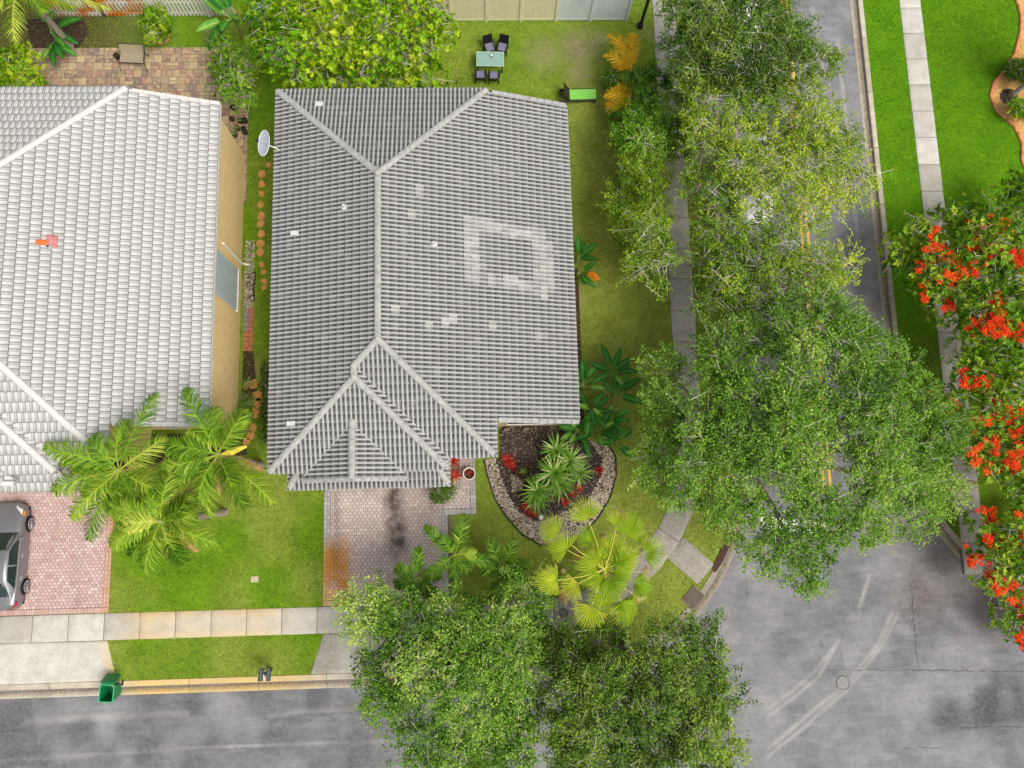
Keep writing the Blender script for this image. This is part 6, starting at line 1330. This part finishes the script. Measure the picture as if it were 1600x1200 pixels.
MAT['cream_pot'] = plain('cream_pot', (224, 208, 190), .7, .08, 8)
pot(733, 740, .27, .5, 'round cream pot with a dark plant on the front walkway', 'cream_pot', 'red')
for u, lab in ((795, 'oval rimmed planter under the front wall next to the walkway'), (824, 'oval rimmed planter under the front wall next to the broad leaves')):
    x, y = G(u, 672, .3); o = empty('oval_planter', (x, y, 0), 0, lab, 'planter', 'oval planters at the front wall'); MB().lathe([(.16, 0), (.2, .28), (.22, .3), (.2, .32), (.17, .3), (.15, .1)], 20, sx=1.1, sy=.62).build('body', plain('planter_brown', (120, 106, 94), .7, .2, 10) if u == 795 else bpy.data.materials['planter_brown'], o)
x, y = G(818, 737, .3); o = empty('basket_planter', (x, y, 0), 0, 'dark round basket planter with a grassy plant in the bed', 'planter'); MB().lathe([(.26, 0), (.34, .3), (.36, .34), (.31, .34), (.28, .1)], 20).build('body', plain('basket', (66, 52, 40), .9, .3, 20), o)
for i in range(14): q = obj('leaf', YB[i % 5], o); q.matrix_basis = Matrix.Translation((0, 0, .15)) @ Matrix.Rotation(i * 2.4, 4, 'Z') @ Matrix.Rotation(-math.radians(30 + 3 * i), 4, 'Y') @ Matrix.Scale(.5, 4)
x, y = G(880, 892, .2); o = empty('garden_light', (x, y, 0), 0, 'small round yellow garden light beside the fan palm', 'light'); MB().lathe([(.03, 0), (.03, .12)], 8).build('spike', MAT['dark_metal'], o); MB().lathe([(.05, .12), (.12, .16), (.12, .2), (.06, .25)], 14).build('head', plain('yellowed_plastic', (200, 176, 96), .5, .1, 8), o)
x, y = G(889, 806); one('white_stone', MB().lathe([(.1, 0), (.13, .06), (.08, .13)], 7, (x - 1.3, y - .02)), MAT['white_metal'], 'single white stone beside the crimson bromeliads in the bed', 'stone')
x, y = G(702, 762); one('timber_offcut', MB().box(x + .18, x + .27, y - .05, y + .75, .03, .12), plain('raw_timber', (196, 140, 84), .8, .15, 8), 'short timber board lying by the clipped square shrub', 'board')
x, y = G(240, 58); rb = empty('brick_ring', (x + .35, y, 0), 0, 'half ring of bricks round the sapling bed', 'edging')
for i in range(9):
    a = math.radians(-150 + i * 26); MB().box(-.09, .09, -.045, .045, -.02, .05, Matrix.Rotation(a + 1.57, 4, 'Z') if False else (Matrix.Translation((.42 * math.cos(a), .36 * math.sin(a), 0)) @ Matrix.Rotation(a + 1.57, 4, 'Z')), bev=.01).build('brick', MAT['flagstone'], rb)

# ------------------------------------------------------------------ grass blades and fallen leaves on the lawns
covers = [rect(-8.2, 3.9, 2.4, 18.1), rect(-26, -11.3, 2.4, 18.3), rect(-7.33, -.38, -3.55, 4.3), rect(-25, -16.72, -3.6, 2.6), rect(-22.6, -11.22, 20.0, 23.5), rect(-12.6, -11.2, 15.5, 21.5), rect(-34, 3, -4.75, -3.53), rect(-7.6, -1.3, -6.5, -4.7), rect(-24.2, -16.5, -6.5, -4.7), rect(9.1, 10.3, 2, 30), rect(22.02, 23.18, -3.1, 30), outer, [(8.27, -1.83), (9.62, -3.08), (10.42, -2.2), (9.08, -0.93)], ep + [(34, ep[-1][1]), (34, ep[0][1])]]
N = 330000; P = np.stack([RNG.uniform(-23.5, 28.5, N), RNG.uniform(-7, 26.5, N)], 1)
inA_ = inpoly(P, offset(pathA, .66) + [(-34, 30)]); inB_ = inpoly(P, offset(pathB, .66) + [(34, 30)]); ok = inA_ | inB_
for c_ in covers: ok &= ~inpoly(P, c_)
ok &= np.abs(np.hypot(P[:, 0] - 2.2, P[:, 1] - 3.35) - 7.49) > .6
P = P[ok]; at_ = lawn_attrs(P); keep = RNG.random(len(P)) > np.maximum(at_['dirt'] * .9, at_['litter'] * .75); P = P[keep]; at_ = {k_: v_[keep] for k_, v_ in at_.items()}
n = len(P); dv = unit(np.c_[RNG.normal(0, 1, (n, 2)), RNG.uniform(.3, 1.3, n)]); sv = unit(np.cross(dv, np.array([0, 0, 1.0]))); L = RNG.uniform(.05, .12, n)[:, None]; W_ = RNG.uniform(.012, .026, n)[:, None]
B = np.c_[P, np.full(n, -.004)]; V = np.stack([B - sv * W_, B + sv * W_, B + dv * L], 1).reshape(-1, 3)
k = NT('grass_blade', .8, .1); r_ = k.island()
cg = k.mix(r_, lin((80, 120, 12)), lin((154, 184, 54))); cg = k.mix(k.attr('olive'), cg, k.mix(r_, lin((112, 130, 38)), lin((186, 190, 108)))); cg = k.mix(k.attr('bright'), cg, k.mix(r_, lin((66, 116, 8)), lin((130, 176, 34))))
k.color(cg); k.translucent(cg, .3)
tag(obj('grass', fast_mesh('grass', V, np.arange(3 * n).reshape(n, 3), k.m, {a: np.repeat(at_[a], 3) for a in ('olive', 'bright')})), kind='stuff')
